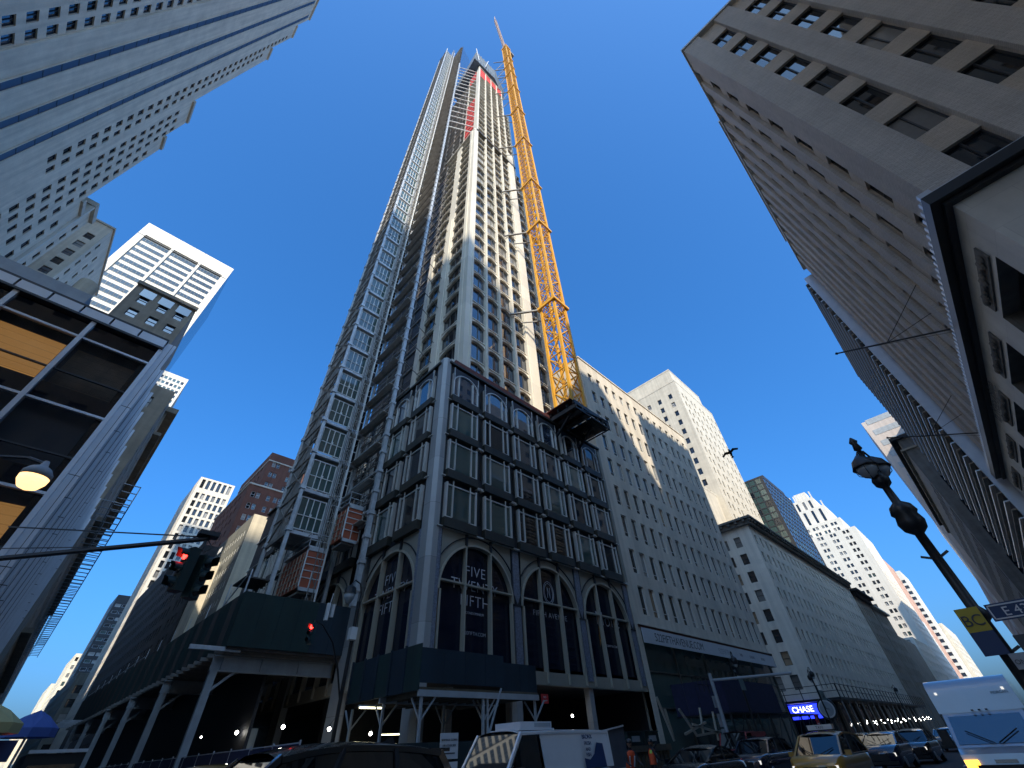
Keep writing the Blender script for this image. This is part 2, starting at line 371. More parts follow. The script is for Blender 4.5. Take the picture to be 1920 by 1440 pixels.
# low ornate blocks between
b = building('narrow_building', 'brown stone block with a dark jutting cornice next to the glass tower',
    [(171, 190, 23.5, 50, 0, 33.5)], 'brown_stone', [dict(side='E', cols=rng(1.5, 18, 3.1, 1.5), rows=rng(6, 32, 3.6, 2.1)), dict(side='S', cols=rng(2, 25, 3.1, 1.4), rows=rng(20, 32, 3.6, 2.1))], depth=.4)
mb = MB(); mb.box(-1.8, 20, -1.8, 26, 33.5, 34.1, 'black_brick'); mb.box(-.9, 19.5, -.9, 26, 32.3, 33.5, 'black_brick'); mb.build('cornice', b)
b = building('narrow_building', 'olive stone block with a bright edge below the white tower',
    [(192, 215, 23.5, 48, 0, 32), (217, 258, 24.5, 44, 0, 27)], 'brown_stone', [dict(side='S', cols=rng(2, 23, 3, 1.4), rows=rng(20, 48, 3.6, 2)), dict(side='E', cols=rng(2, 42, 3.2, 1.5), rows=rng(10, 48, 3.6, 2.1))], depth=.4)
mb = MB(); mb.box(-1, 23.5, -1, 24, 32, 32.6, 'limestone'); mb.build('cornice', b)
# white art-deco tower
wr = [(z, z+1.8) for z in [8+3.45*i for i in range(24)]]
def paircols(W, n, first=2.0):
    out = []; p = (W-2*first)/n
    for i in range(n):
        c = first+p*(i+.5); out += [(round(c-1.6, 2), round(c-.3, 2)), (round(c+.3, 2), round(c+1.6, 2))]
    return out
deco = building('deco_tower', 'white stepped art deco tower in sun with a grey shadow across its lower half',
    [(306, 350, 24.0, 62, 0, 90), (310, 346, 28.5, 58, 90, 98), (314, 342, 33, 53, 98, 109), (318, 338, 37, 50, 109, 117), (306, 312, 62, 72, 0, 97)], 'white_stone',
    [dict(side='S', cols=paircols(38, 5), rows=wr, style=('dark', 'sash', .12)), dict(side='E', cols=paircols(44, 6), rows=wr),
     dict(box=1, side='S', cols=paircols(29.5, 5), rows=[(91.2, 93), (94.5, 96.3)], style=('dark', 'sash', .12)),
     dict(box=2, side='S', cols=[(2.6, 4.1), (7, 8.5), (11.6, 13.1), (16, 17.5)], rows=[(99.5, 107.5)], style=('dark', 'sash', .12)),
     dict(box=3, side='S', cols=[(2, 3.4), (6, 7.4), (9.6, 11)], rows=[(110, 115.5)], style=('dark', 'sash', .12)),
     dict(box=4, side='S', cols=[(2, 3.4), (5, 6.4)], rows=wr, style=('dark', 'sash', .12))], roof='white_stone', depth=.35)
mb = MB()
for i in range(6):
    for j, (a, c) in enumerate(((33, 53), (37, 50))): mb.box((8, 12)[j], (9, 13)[j], a-24+i*(c-a)/5.3, a-24+i*(c-a)/5.3+.7, (109, 117)[j], (112, 121)[j], 'white_stone')
mb.box(16, 24, 16, 23, 117, 123, 'white_stone'); mb.build('pinnacle', deco)
b = building('brick_tower', 'salmon brick apartment tower with a column of balconies beyond the white tower',
    [(366, 400, 25, 60, 0, 84)], 'pink_brick', [dict(side='E', cols=rng(20, 38, 4, 2), rows=rng(20, 82, 4, 2)), dict(side='S', cols=[(31, 33.5)], rows=rng(10, 82, 4, 2))])
mb = MB()
for i in range(16): mb.box(-2.2, 0, 1.5, 5, 18+i*4, 18.5+i*4, 'frame_bronze')
mb.build('balcony', b)
building('glass_block', 'low green glass block in front of the salmon brick tower', [(350.3, 365, 24.5, 45, 0, 47)], 'frame_white',
    [dict(side='S', cols=rng(.5, 20, 3, 2.6), rows=rng(4, 46, 4, 3.4), style=('white', 'plain', .12), glass=(('glass_green', 1),)), dict(side='E', cols=rng(.5, 23, 3, 2.6), rows=rng(4, 46, 4, 3.4), style=('white', 'plain', .1), glass=(('glass_green', 1),))])
building('slab_tower', 'thin white and blue slab tower farthest up the avenue', [(462, 500, 26, 48, 0, 95)], 'white_stone',
    [dict(side='E', cols=rng(1, 50, 4.5, 2.6), rows=rng(10, 92, 4, 2.2), glass=(('glass_blue', 1),)), dict(side='S', cols=rng(1, 26, 4.5, 2.6), rows=rng(10, 92, 4, 2.2), glass=(('glass_blue', 1),))])
b = building('domed_building', 'far cream building with a small round dome at the end of the avenue', [(590, 650, 26, 56, 0, 57)], 'limestone',
    [dict(side='E', cols=rng(2, 68, 5, 2.4), rows=rng(6, 55, 5, 2.8)), dict(side='S', cols=rng(2, 33, 5, 2.4), rows=rng(6, 55, 5, 2.8))])
mb = MB(); mb.lathe([(9, 57), (9, 62), (10, 62.4), (9, 66), (6.5, 70), (3, 72.5), (.6, 74), (.3, 82)], 'green_grey', 18, (13, 10, 0)); mb.build('dome', b)
building('far_building', 'cream wall in sun just left of the far domed building', [(501, 588, 23.5, 55, 0, 62)], 'limestone', [dict(side='E', cols=rng(2, 88, 6, 3), rows=rng(6, 55, 5, 2.8))])
building('terrace_building', 'pale block filling the avenue front before the white tower', [(260, 305, 24, 50, 0, 30)], 'hotel_stone', [dict(side='E', cols=rng(2, 46, 3, 1.6), rows=rng(6, 42, 3.6, 2)), dict(side='S', cols=rng(2, 25, 3, 1.6), rows=rng(20, 42, 3.6, 2))], depth=.3)
# ================================================================ east side of the avenue (right edge of the picture)
# brick corner building, base of stone with dark cornice

tops = [17.6+3.28*i for i in range(8)]
scols = [(46.25-c+.0, 46.25-c+1.34) for c in [1.34+1.41+i*2.52-6.4+0.0 for i in range(1)]]
colS = [(1.25+i*2.47, 1.25+i*2.47+1.31) for i in range(12)]
colW = [(29.4-(c+1.2), 29.4-c) for c in [1.6+i*2.16 for i in range(12)]]
WROW = [(z-1.95, z) for z in tops]
corner = building('brick_building', 'grey brick corner building with paired windows looming at top right',
    [(15.85, 45.25, -60, -6.6, 15.6, 42.9), (25.5, 44.5, -58, -7.0, 42.9, 48.0)], 'tan_brick',
    [dict(side='S', m='tan_brick', cols=[(a-.2, b-.2) for a, b in colS], rows=WROW, style=('dark', 'pair', .055), depth=.22, glass=(('glass', .75), ('glass_blind', .25))),
     dict(side='W', m='tan_brick', cols=colW, rows=WROW, style=('dark', 'sash', .05), depth=.2, glass=(('glass_blue', .4), ('glass', .6))),
     dict(box=1, side='W', cols=[(2+i*2.3, 3.2+i*2.3) for i in range(7)], rows=[(43.8, 45.6)], style=('dark', 'sash', .05))],
    depth=.3)
o0 = corner.location
mb = MB()   # brick piers standing proud between the window bays
for i in range(13):
    y1 = -6.4-(0 if i == 0 else (1.25+(i-1)*2.47+1.31)); y0 = -6.4-(1.25+i*2.47)
    mb.box(15.6, 15.86, y0, y1, 15.6, 42.9, 'grey_brick')
for i in range(13):
    xa = 15.86 if i == 0 else 15.85+1.6+(i-1)*2.16+1.2; xb = min(15.85+1.6+i*2.16, 45.2)
    mb.box(xa, xb, -6.62, -6.4, 15.6, 42.9, 'grey_brick')
mb.v = [(a-o0.x, b-o0.y, c) for a, b, c in mb.v]; mb.build('pier', corner)
mb = MB()
mb.box(15.5, 45.3, -60, -6.3, 42.9, 43.15, 'base_stone'); mb.box(25.4, 44.6, -58, -6.9, 48, 48.2, 'base_stone')
mb.v = [(a-o0.x, b-o0.y, c) for a, b, c in mb.v]; mb.build('coping', corner)
# stone base with deep windows
mb = MB()
bx = (15.7, 45.2, -60, -6.5)
bw = [(x, x+3.9) for x in (1.45, 7.25, 13.05, 18.85, 24.6)]
wl = [(29.5-b, 29.5-a) for a, b in bw]
ops = [(a, b, 9.0, 13.3) for a, b in wl]+[(a, b, 1.0, 7.6) for a, b in wl]
wall_grid(mb, Matrix.Translation(-o0) @ face_mtx('W', *bx), 29.5, 0, 14.9, ops, .6, 'base_stone', reveal='dark_stone')
ops2 = [(a, a+2.6, 9.0, 12.2) for a in (40, 45)]
wall_grid(mb, Matrix.Translation(-o0) @ face_mtx('S', *bx), 53.5, 0, 14.9, [(q, q+2.4, 8.8, 12.0) for q in (30, 36, 42)], .6, 'base_stone', reveal='frame_dark')
mb.build('base_wall', corner)
items = []
for a, b, c, d in ops: items.append((face_mtx('W', *bx) @ Matrix.Translation((a, 0, c)), b-a, d-c, ('dark', 'three', .1), .6, 'glass_blue'))
for q in (30, 36, 42): items.append((face_mtx('S', *bx) @ Matrix.Translation((q, 0, 8.8)), 2.4, 3.2, ('dark', 'pair', .08), .6, 'glass'))
place_windows(corner, items)
for a, b in bw:     # carved dark panel over each big window
    mb = MB(); x = 15.7+a
    mb.box(x+.2, x+3.7, -6.52, -6.44, 13.55, 14.15, 'dark_stone')
    for k in range(9):
        cx = x+.55+k*.35; mb.lathe([(.03, 0), (.16, .03), (.12, .1), (.02, .13)], 'dark_stone', 8, (0, 0, 0)); 
        n = len(mb.v)-32; mb.v[n:] = [(cx+p[0], -6.44+p[2], 13.85+p[1]*(1.1+.4*math.sin(k*2))) for p in mb.v[n:]]
    mb.v = [(p[0]-o0.x, p[1]-o0.y, p[2]) for p in mb.v]; mb.build('carved_panel', corner)
mb = MB()   # scrolled cartouche on the side wall
for ring in range(3):
    for k in range(16):
        t = k*math.pi/8+ring*.3; r = .35+ring*.28; cy = -10.4+math.cos(t)*r*1.25; cz = 12.6+math.sin(t)*r*.75
        s_ = .13+.07*math.sin(k*3+ring); mb.lathe([(.02, 0), (s_, .05), (s_*.8, .14), (.02, .2)], 'dark_stone', 7)
        n = len(mb.v)-28; mb.v[n:] = [(15.7-p[2], cy+p[0]*1.3, cz+p[1]*1.2) for p in mb.v[n:]]
mb.box(15.66, 15.7, -12, -8.8, 11.6, 13.6, 'brown_stone')
mb.v = [(p[0]-o0.x, p[1]-o0.y, p[2]) for p in mb.v]; mb.build('carved_panel', corner)
mb = MB()   # dark belt cornice with dentils and a pale metal strip
mb.box(15.2, 45.2, -60, -6.0, 15.05, 15.5, 'black_metal'); mb.box(15.3, 45.25, -60, -6.12, 15.5, 15.62, 'silver')
for i in range(70): mb.box(15.2+i*.43, 15.38+i*.43, -6.35, -6.0, 15.5, 15.72, 'silver')
mb.box(15.45, 45.2, -60, -6.3, 14.9, 15.05, 'frame_dark')
mb.v = [(p[0]-o0.x, p[1]-o0.y, p[2]) for p in mb.v]; mb.build('cornice', corner)
# banded glass building
t = building('glass_building', 'glass and metal banded building behind the brick corner building reflecting sky',
    [(45.8, 70, -45, -5.8, 3, 41.2), (45.8, 66, -40, -5.82, 41.2, 42.2)], 'silver', [], minpx=3)
o1 = t.location; mb = MB()
for i in range(60):
    z = 4+i*.64
    if z > 41.5: break
    mb.box(45.82, 69.9, -5.79, -5.50, z, z+.10, 'aluminium' if i % 2 else 'brown_stone')
mb.v = [(p[0]-o1.x, p[1]-o1.y, p[2]) for p in mb.v]; mb.build('louvre_fin', t, kind='stuff')
for i in range(12):
    mb = MB(); a = 45.9+i*2.0
    mb.face([(a, -5.77, 3), (a, -5.77, 41.1), (a+1.94, -5.77-.02*(i % 3), 41.1), (a+1.94, -5.77-.02*(i % 3), 3)], 'glass_blue')
    mb.v = [(p[0]-o1.x, p[1]-o1.y, p[2]) for p in mb.v]; mb.build('glass_panel', t)
# dark stone block past the cross street
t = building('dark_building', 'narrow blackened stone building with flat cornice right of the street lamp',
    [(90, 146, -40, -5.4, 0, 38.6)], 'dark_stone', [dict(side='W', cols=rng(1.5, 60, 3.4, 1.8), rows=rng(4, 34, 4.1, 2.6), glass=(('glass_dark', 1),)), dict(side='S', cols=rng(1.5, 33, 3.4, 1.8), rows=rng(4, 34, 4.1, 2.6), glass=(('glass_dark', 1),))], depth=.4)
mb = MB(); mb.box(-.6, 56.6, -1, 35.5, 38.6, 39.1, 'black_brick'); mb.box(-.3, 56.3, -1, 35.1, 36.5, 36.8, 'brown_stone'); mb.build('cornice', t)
# striped pale tower and grey tower
t = building('striped_tower', 'pale pink tower striped with grey window bands beside the banded glass building',
    [(156, 173, -60, -4.8, 0, 74.7)], 'pale_pink', [dict(side='W', cols=rng(1, 16, 3, 1.6), rows=rng(5, 70, 3.9, 2))])
mb = MB()
for i in range(19): mb.box(-.06, .02, 1.5, 54.0, 4+i*3.85, 5.75+i*3.85, 'steel_grey')
mb.build('window_band', t)
building('grey_tower', 'grey shaded tower with many small windows seen past the lamp post shaft',
    [(282, 325, -50, -8.3, 0, 80)], 'hotel_stone', [dict(side='S', cols=rng(1, 38, 2.9, 2.0), rows=rng(4, 80, 3.7, 2.2), glass=(('glass_blind', .7), ('glass', .3))), dict(side='W', cols=rng(1, 44, 3, 1.6), rows=rng(4, 80, 3.7, 2))])
building('low_building', 'rusty lit block low behind the dark stone building', [(175, 280, -40, -5.6, 0, 38)], 'pink_brick', [dict(side='W', cols=rng(1, 105, 4, 2), rows=rng(4, 38, 4, 2.2)), dict(side='S', cols=rng(1, 30, 4, 2), rows=rng(4, 38, 4, 2.2))])
# unseen masses behind the street front, placed to shade the avenue
building('setback_tower', 'set back upper tower of the brick block, behind its street front', [(25, 60, -60, -22, 43.2, 86)], 'tan_brick', [dict(side='W', cols=rng(2, 28, 3, 1.5), rows=rng(45, 84, 3.5, 2))])
building('east_block', 'unseen grey block behind the next avenue frontage, added to shade the avenue', [(62, 300, -60, -22, 0, 78)], 'hotel_stone', [dict(side='W', cols=rng(2, 230, 4, 2), rows=rng(45, 76, 4, 2))])
# south east corner of the crossing, behind the camera
building('bank_building', 'unseen limestone corner block behind the camera, its steps shaped for the shadow they cast',
    [(-78, -2.8, -30, -6.8, 0, 58), (-78, -2.8, -34, -30, 0, 80), (-78, -2.8, -47, -34, 0, 83), (-9, -2.8, -47, -41, 83, 97), (-12, -2.8, -64, -47, 0, 109), (-78, -12, -64, -47, 0, 92), (-78, -2.8, -90, -64, 0, 106)], 'beige_brick',
    [dict(side='W', cols=rng(2, 74, 3.1, 1.5), rows=rng(6, 56, 3.7, 2.2)), dict(side='N', cols=rng(1.5, 22, 3.1, 1.5), rows=rng(6, 56, 3.7, 2.2))])  # step heights and thin slabs are shaped for the shadows they throw
building('terminal_building', 'unseen long stone block closing the side street far behind the camera, added against low sky glow', [(-30, 45, -190, -150, 0, 52)], 'limestone', [dict(side='W', cols=rng(2, 72, 4, 2), rows=rng(6, 50, 4, 2))])  # added out of view to keep low sky glow out of reflections
building('far_tower', 'tall tower south east of the crossing that throws the long shadow', [(-125, -84, -142.5, -104, 0, 205)], 'beige_brick', [dict(side='N', cols=rng(2, 37, 3.2, 1.5), rows=rng(100, 200, 3.7, 2))])
# ================================================================ south side of the side street (left)
GL = (('glass_blue', .55), ('glass', .3), ('glass_dark', .15))
r5 = [(z, z+2.0) for z in [20+3.5*i for i in range(54)]]
cols5 = [(16.3, 18.0), (18.9, 20.5)]
def rr_(z0, z1): return [q for q in r5 if z0 <= q[0] and q[1] <= z1]
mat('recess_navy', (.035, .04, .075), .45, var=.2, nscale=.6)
t = building('skyscraper', 'giant beige brick skyscraper with long dark vertical recesses filling the top left corner',
    [(-78, -33, 24, 61.5, 0, 206), (-70, -33.02, 61.5, 66, 0, 192), (-70, -33.04, 66, 70, 0, 172), (-70, -33.06, 70, 76.3, 0, 122.5), (-70, -33.08, 76.3, 80, 0, 112), (-70, -33.1, 80, 84, 0, 84)], 'beige_brick',
    [dict(side='N', cols=[(9, 10.4), (12.6, 14), (16.1, 17.5), (18.3, 19.7)], rows=rr_(20, 190), style=('dark', 'pair', .07), glass=GL),
     dict(box=1, side='N', cols=[(2.6, 3.9)], rows=rr_(70, 188), style=('dark', 'pair', .06), glass=GL),
     dict(box=2, side='N', cols=[(.35, 1.5)], rows=rr_(70, 168), style=('dark', 'pair', .06), glass=GL),
     dict(box=3, side='N', cols=[(.5, 1.7), (2.6, 3.8), (5, 6.1)], rows=rr_(20, 119), style=('dark', 'pair', .06), glass=GL),
     dict(box=4, side='N', cols=[(1.3, 2.6)], rows=rr_(20, 108), style=('dark', 'pair', .06), glass=GL),
     dict(box=5, side='N', cols=[(1.2, 2.6)], rows=rr_(20, 80), style=('dark', 'pair', .06), glass=GL)], depth=.25)
mb = MB(); px_, py_ = t.location.x, t.location.y
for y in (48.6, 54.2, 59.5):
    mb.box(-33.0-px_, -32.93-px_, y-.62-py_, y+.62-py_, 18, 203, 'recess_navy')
    mb.box(-33.0-px_, -32.84-px_, y-.7-py_, y-.62-py_, 18, 203.5, 'beige_brick'); mb.box(-33.0-px_, -32.84-px_, y+.62-py_, y+.7-py_, 18, 203.5, 'beige_brick')
    for k in range(52): mb.box(-32.93-px_, -32.9-px_, y-.6-py_, y+.6-py_, 20+k*3.5, 20.2+k*3.5, 'frame_dark')
mb.build('dark_recess', t)
mb = MB(); mb.box(-33.0-px_, -32.8-px_, 43.9-py_, 44.3-py_, 18, 205, 'beige_brick')
for k in range(6): mb.box((-33.0-k*.02)-px_, (-32.6-k*.02)-px_, ((24, 61.5, 66, 70, 76.3, 80)[k])-py_+.01, ((61.4, 65.9, 69.9, 76.2, 79.9, 83.9)[k])-py_, (206, 192, 172, 122.5, 112, 84)[k]-.01, (207.2, 193, 173, 123.5, 113, 85)[k], 'limestone')
mb.build('coping', t)
t = building('lower_building', 'beige building with a pale vertical pipe and sunlit roof edge beside the skyscraper',
    [(-60, -33.2, 84.2, 89, 0, 88.5), (-60, -36, 89, 95, 0, 84)], 'beige_brick',
    [dict(side='N', cols=[(.6, 1.6), (2.9, 3.9)], rows=rr_(20, 86), glass=GL, style=('dark', 'sash', .06)), dict(box=1, side='N', cols=[(1, 2.2), (3.8, 5)], rows=rr_(20, 82), glass=GL, style=('dark', 'sash', .06))])
mb = MB(); mb.box(26.8, 27.3, -.15, .35, 15, 89.5, 'white_stone'); mb.box(24, 27.4, -.3, 4.8, 88.5, 89.8, 'limestone'); mb.build('pipe', t)
t = building('wing_building', 'shaded grey beige building whose top corner catches the sun in front of the white tower',
    [(-70, -33, 99, 125, 0, 100)], 'beige_brick',
    [dict(side='E', cols=[(36.4-q, 37.9-q) for q in (2, 5.1, 8.2, 11.3, 14.4, 17.5, 20.6, 23.7)], rows=rr_(40, 97), glass=(('glass', .5), ('glass_blind', .4), ('glass_blue', .1)), style=('dark', 'sash', .06)),
     dict(side='N', cols=[(1.5, 2.5), (6, 7), (11, 12), (16, 17)], rows=rr_(40, 97), style=('dark', 'sash', .06))])
mb = MB(); mb.box(-.2, 37.3, -.3, 26, 100, 100.5, 'limestone'); mb.build('coping', t)
# white tower with horizontal window bands and a flared north front
k = 1.4
t = thing('white_tower', 'gleaming white office tower of horizontal window bands with a sweeping curved side', 'building', (-50, 168, 0)); mb = MB()
mb.face([(0,0,0),(34.3,0,0),(34.3,0,182),(0,0,182)], 'white_stone')
mb.face([(0,40,0),(0,0,0),(0,0,182),(0,40,182)], 'white_stone'); mb.face([(0,0,182),(34.3,0,182),(34.3,40,182),(0,40,182)], 'white_stone')
cur = [(34.3+13*max(0, 1-z/95)**2.2, z) for z in [0, 8, 16, 26, 38, 52, 66, 80, 95]]+[(34.3, 182)]
for (xa, za), (xb, zb) in zip(cur, cur[1:]):
    mb.face([(xa,0,za),(xa,40,za),(xb,40,zb),(xb,0,zb)], 'glass_blue'); mb.face([(34.3,0,za),(xa,0,za),(xb,0,zb),(34.3,0,zb)], 'white_stone')
mb.build('wall', t); mb = MB()
for x in (0, 11.9, 22.5, 32.2): mb.box(x, x+(2.3 if x in (0, 32.2) else .9), -.55, 0, 0, 181.9, 'white_stone')
mb.box(0, 34.3, -.56, 0, 174.4, 182, 'white_stone'); mb.box(0, 34.3, -.62, 0, 173.2, 173.5, 'frame_dark')
mb.build('frame', t)
cache = {}
for i in range(46):
    for j, (a, b) in enumerate(((2.3, 11.9), (12.8, 22.5), (23.4, 32.2))):
        z = 170.6-i*3.75
        if z < 4: continue
        if j not in cache:
            q = MB(); q.box(0, b-a, -.12, .02, 0, 2.0, 'steel_grey'); n = 7
            for c in range(n+1): q.box((b-a-.1)*c/n, (b-a-.1)*c/n+.1, -.2, -.12, 0, 2.0, 'frame_dark')
            for c in range(n): q.face([((b-a)*c/n+.1, -.13, .08), ((b-a)*(c+1)/n-.1, -.13, .08), ((b-a)*(c+1)/n-.1, -.13, 1.92), ((b-a)*c/n+.1, -.13, 1.92)], 'glass')
            cache[j] = q.mesh('window_band')
        inst('window_band', cache[j], t, (a, 0, z))
# dark stone block with blue windows
rz = [(z, z+1.5) for z in [20, 22.7, 25.4, 28.1, 30.8, 33.5, 36.2, 38.9, 41.5, 44.2, 46.9, 49.6]]
t = building('stone_building', 'weathered grey brown block whose small windows mirror blue sky above the black glass corner',
    [(-13.5, -6.2, 60, 75, 0, 53.8), (-24, -13.5, 61.5, 75, 0, 45), (-6.2, -2.6, 60.8, 75, 0, 40)], 'brown_stone',
    [dict(box=2, side='E', cols=[(.8, 2.0)], rows=rng(20, 39, 3.3, 1.7), style=('dark', 'sash', .07)), dict(box=2, side='N', cols=rng(1, 13.5, 3, 1.3), rows=rng(20, 39, 3.3, 1.7), style=('dark', 'sash', .07)), dict(side='E', cols=[(1.1, 2.25), (3.4, 4.55), (5.5, 6.6)], rows=[(z-2.4, z-.9) for z in (53.2, 50.4, 47.6, 44.6, 41.6, 38.6, 35.6)], style=('dark', 'sash', .07), glass=(('glass_blue', 1),)),
     dict(box=1, side='E', cols=[(2, 3.5), (6, 7.5)], rows=[(30, 32), (36, 38), (41, 43)], style=('dark', 'sash', .07), glass=(('glass_blue', 1),))], depth=.3)
mb = MB(); mb.box(-.1, 7.4, -.4, 0, 53.8, 54.4, 'brown_stone')
for i in range(3): mb.box(.9+i*2.2, 2.5+i*2.2, -.08, .02, 52.1, 53.5, 'glass_blue')
mb.build('cornice', t)
t = thing('ventilation_duct', 'fat cream sunlit duct lying on the roof above the black glass corner', 'duct', (-16.5, 58, 43))
mb = MB(); mb.lathe([(1.0, 0), (1.0, 5.5), (.9, 5.6)], 'cream_stucco', 20); mb.box(-.9, .9, -.9, .9, -1.5, 0, 'white_stone'); mb.build('duct_pipe', t, smooth=False)
t = thing('bulkhead', 'small white sunlit rooftop hut with one window beside the fat duct', 'hut', (-14.2, 56, 38)); mb = MB()
mb.box(0, 2.6, 0, 3, 0, 3.4, 'white_stone'); mb.build('wall', t); inst('window', window_mb(1.2, 1.3, ('dark', 'sash', .07), .02, 'glass_blind').mesh('window'), t, (.7, -.06, 1.2))
# glass tower far behind
building('slim_tower', 'slim white and green glass tower far behind the stone buildings on the left',
    [(-24, -9, 256, 290, 0, 174)], 'white_stone', [dict(side='E', cols=rng(.6, 15, 2.0, 1.5), rows=rng(50, 172, 3.4, 2.0), style=('silver', 'plain', .1), glass=(('glass_green', .6), ('glass', .4))), dict(side='N', cols=rng(.6, 34, 2.0, 1.7), rows=rng(50, 172, 3.4, 2.6), style=('silver', 'plain', .1), glass=(('glass_blue', 1),))])
# beige row along the side street, south side
t = building('row_building', 'old beige building with ornate window heads following the black glass corner down the side street',
    [(-30, -2.6, 76, 101, 0, 46), (-30, -2.62, 101.2, 135, 0, 43)], 'brown_stone', [dict(side='E', cols=[(21, 22.4), (24.2, 25.6)], rows=rng(20, 45, 4.2, 2.2), style=('dark', 'sash', .08)), dict(side='N', cols=rng(1.5, 24, 3.2, 1.5), rows=rng(6, 44, 4.2, 2.3), style=('dark', 'sash', .08)), dict(box=1, side='N', cols=rng(1.5, 33, 3.2, 1.5), rows=rng(6, 42, 4.2, 2.3), style=('dark', 'sash', .08))], depth=.4)
mb = MB()
for z in (14, 27, 41): mb.box(20, 28.3, -.5, 59, z, z+.5, 'brown_stone')
mb.box(18, 28.6, -.6, 59, 45.4, 46.3, 'brown_stone')
mb.build('cornice', t)
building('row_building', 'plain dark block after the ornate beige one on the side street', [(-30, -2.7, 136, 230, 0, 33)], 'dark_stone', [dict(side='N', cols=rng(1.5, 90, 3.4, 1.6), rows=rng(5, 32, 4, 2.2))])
building('row_building', 'bluish glass block near the vanishing point of the side street', [(-30, -2.8, 231, 420, 0, 36)], 'green_grey', [dict(side='N', cols=rng(1, 188, 3.2, 2.8), rows=rng(4, 35, 3.6, 3.0), glass=(('glass_green', 1),))])
# low facade scaffold seen against the sky
t = thing('hanging_scaffold', 'thin blue grey scaffold ladder frame standing out from the side street facades against the sky', 'scaffold', (-.2, 60, 0)); mb = MB()
for i in range(48):
    y = i*2.2
    mb.bar((0, y, 24), (0, y, 26.2), .09, 'steel_grey'); mb.bar((-1.5, y, 26.2), (0, y, 26.2), .09, 'steel_grey'); mb.bar((-1.5, y, 24), (0, y, 24), .09, 'steel_grey'); mb.bar((-2.5, y, 24), (-1.5, y, 24), .07, 'steel_grey')
for z in (24, 26.2):
    for x in (0, -1.5): mb.bar((x, 0, z), (x, 106, z), .1, 'steel_grey')
mb.build('scaffold_frame', t)
# ================================================================ north side of the side street
t = building('party_wall_building', 'sunlit cream blank party wall building beyond the hoist',
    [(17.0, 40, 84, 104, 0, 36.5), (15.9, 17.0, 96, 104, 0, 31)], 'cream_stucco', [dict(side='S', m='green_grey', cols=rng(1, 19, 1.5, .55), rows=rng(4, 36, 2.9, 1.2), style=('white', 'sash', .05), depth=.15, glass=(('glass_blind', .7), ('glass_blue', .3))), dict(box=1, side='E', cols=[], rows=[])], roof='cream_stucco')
mb = MB()
for i in range(3): mb.box(5.0+i*.95, 5.45+i*.95, 1, 1.6, 37.4, 40.0, 'frame_white')
mb.box(4.5, 8, .2, .3, 37.2, 37.6, 'glass_green')
for i in range(8): mb.box(-1.8+.05, -1.7, .2+i*.25+6, .3+i*.25+6, 31, 31.9, 'frame_white')
mb.build('vent', t)
t = building('red_brick_building', 'dark red brick stepped apartment tower behind the cream wall',
    [(20.4, 40, 120, 150, 0, 59), (23, 40, 122, 148, 59, 71)], 'red_brick',
    [dict(side='E', cols=[(1.2, 2.1), (2.5, 3.4), (5.2, 6.1), (7, 7.9), (8.3, 9.2), (12, 13), (15, 16)], rows=rng(30, 58, 3.2, 1.6), style=('white', 'sash', .08), depth=.2),
     dict(side='S', cols=rng(1.5, 28, 3.2, 1.3), rows=rng(30, 58, 3.2, 1.6)), dict(box=1, side='E', cols=[(1.2, 2.1), (2.4, 3.3), (6, 6.9), (9, 9.9)], rows=rng(60.2, 70, 3.2, 1.6), style=('white', 'sash', .08)), dict(box=1, side='S', cols=rng(1.5, 24, 3.2, 1.3), rows=rng(60.2, 70, 3.2, 1.6))])
mb = MB(); mb.box(-.2, 19.8, -.2, 30, 59, 59.4, 'white_stone'); mb.box(2.5, 19.8, 1.8, 28, 68.2, 68.5, 'white_stone'); mb.build('coping', t)
t = building('white_striped_tower', 'white tower of tight vertical piers above the black row on the side street',
    [(16, 29.5, 204, 236, 0, 96)], 'white_stone',
    [dict(side='E', cols=[(1.0+i*2.05, 2.25+i*2.05) for i in range(6)], rows=[(91.2, 95.2)]+[(6+3.5*i, 8.6+3.5*i) for i in range(24)], style=('dark', 'plain', .06), depth=.5, glass=(('glass', .6), ('glass_blind', .4))),
     dict(side='S', cols=[(1.5+i*3, 2.6+i*3) for i in range(10)], rows=[(6+3.5*i, 8.6+3.5*i) for i in range(24)], depth=.4)])
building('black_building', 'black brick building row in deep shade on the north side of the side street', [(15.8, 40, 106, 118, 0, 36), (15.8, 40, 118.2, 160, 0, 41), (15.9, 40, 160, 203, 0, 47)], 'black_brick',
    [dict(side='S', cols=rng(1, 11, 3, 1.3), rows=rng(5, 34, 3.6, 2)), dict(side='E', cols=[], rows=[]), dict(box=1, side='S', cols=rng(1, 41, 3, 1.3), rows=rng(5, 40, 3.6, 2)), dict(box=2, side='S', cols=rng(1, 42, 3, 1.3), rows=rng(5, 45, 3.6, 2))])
building('apartment_tower', 'dark narrow apartment tower with grey balcony slabs far down the side street', [(17, 28, 335, 362, 0, 78)], 'frame_dark',
    [dict(side='E', cols=[(1, 3.5), (4.2, 6.7), (7.4, 9.9)], rows=rng(6, 76, 3.3, 1.5), style=('silver', 'plain', .1)), dict(side='S', cols=rng(1, 26, 3.3, 2), rows=rng(6, 76, 3.3, 1.5), style=('silver', 'plain', .1))])
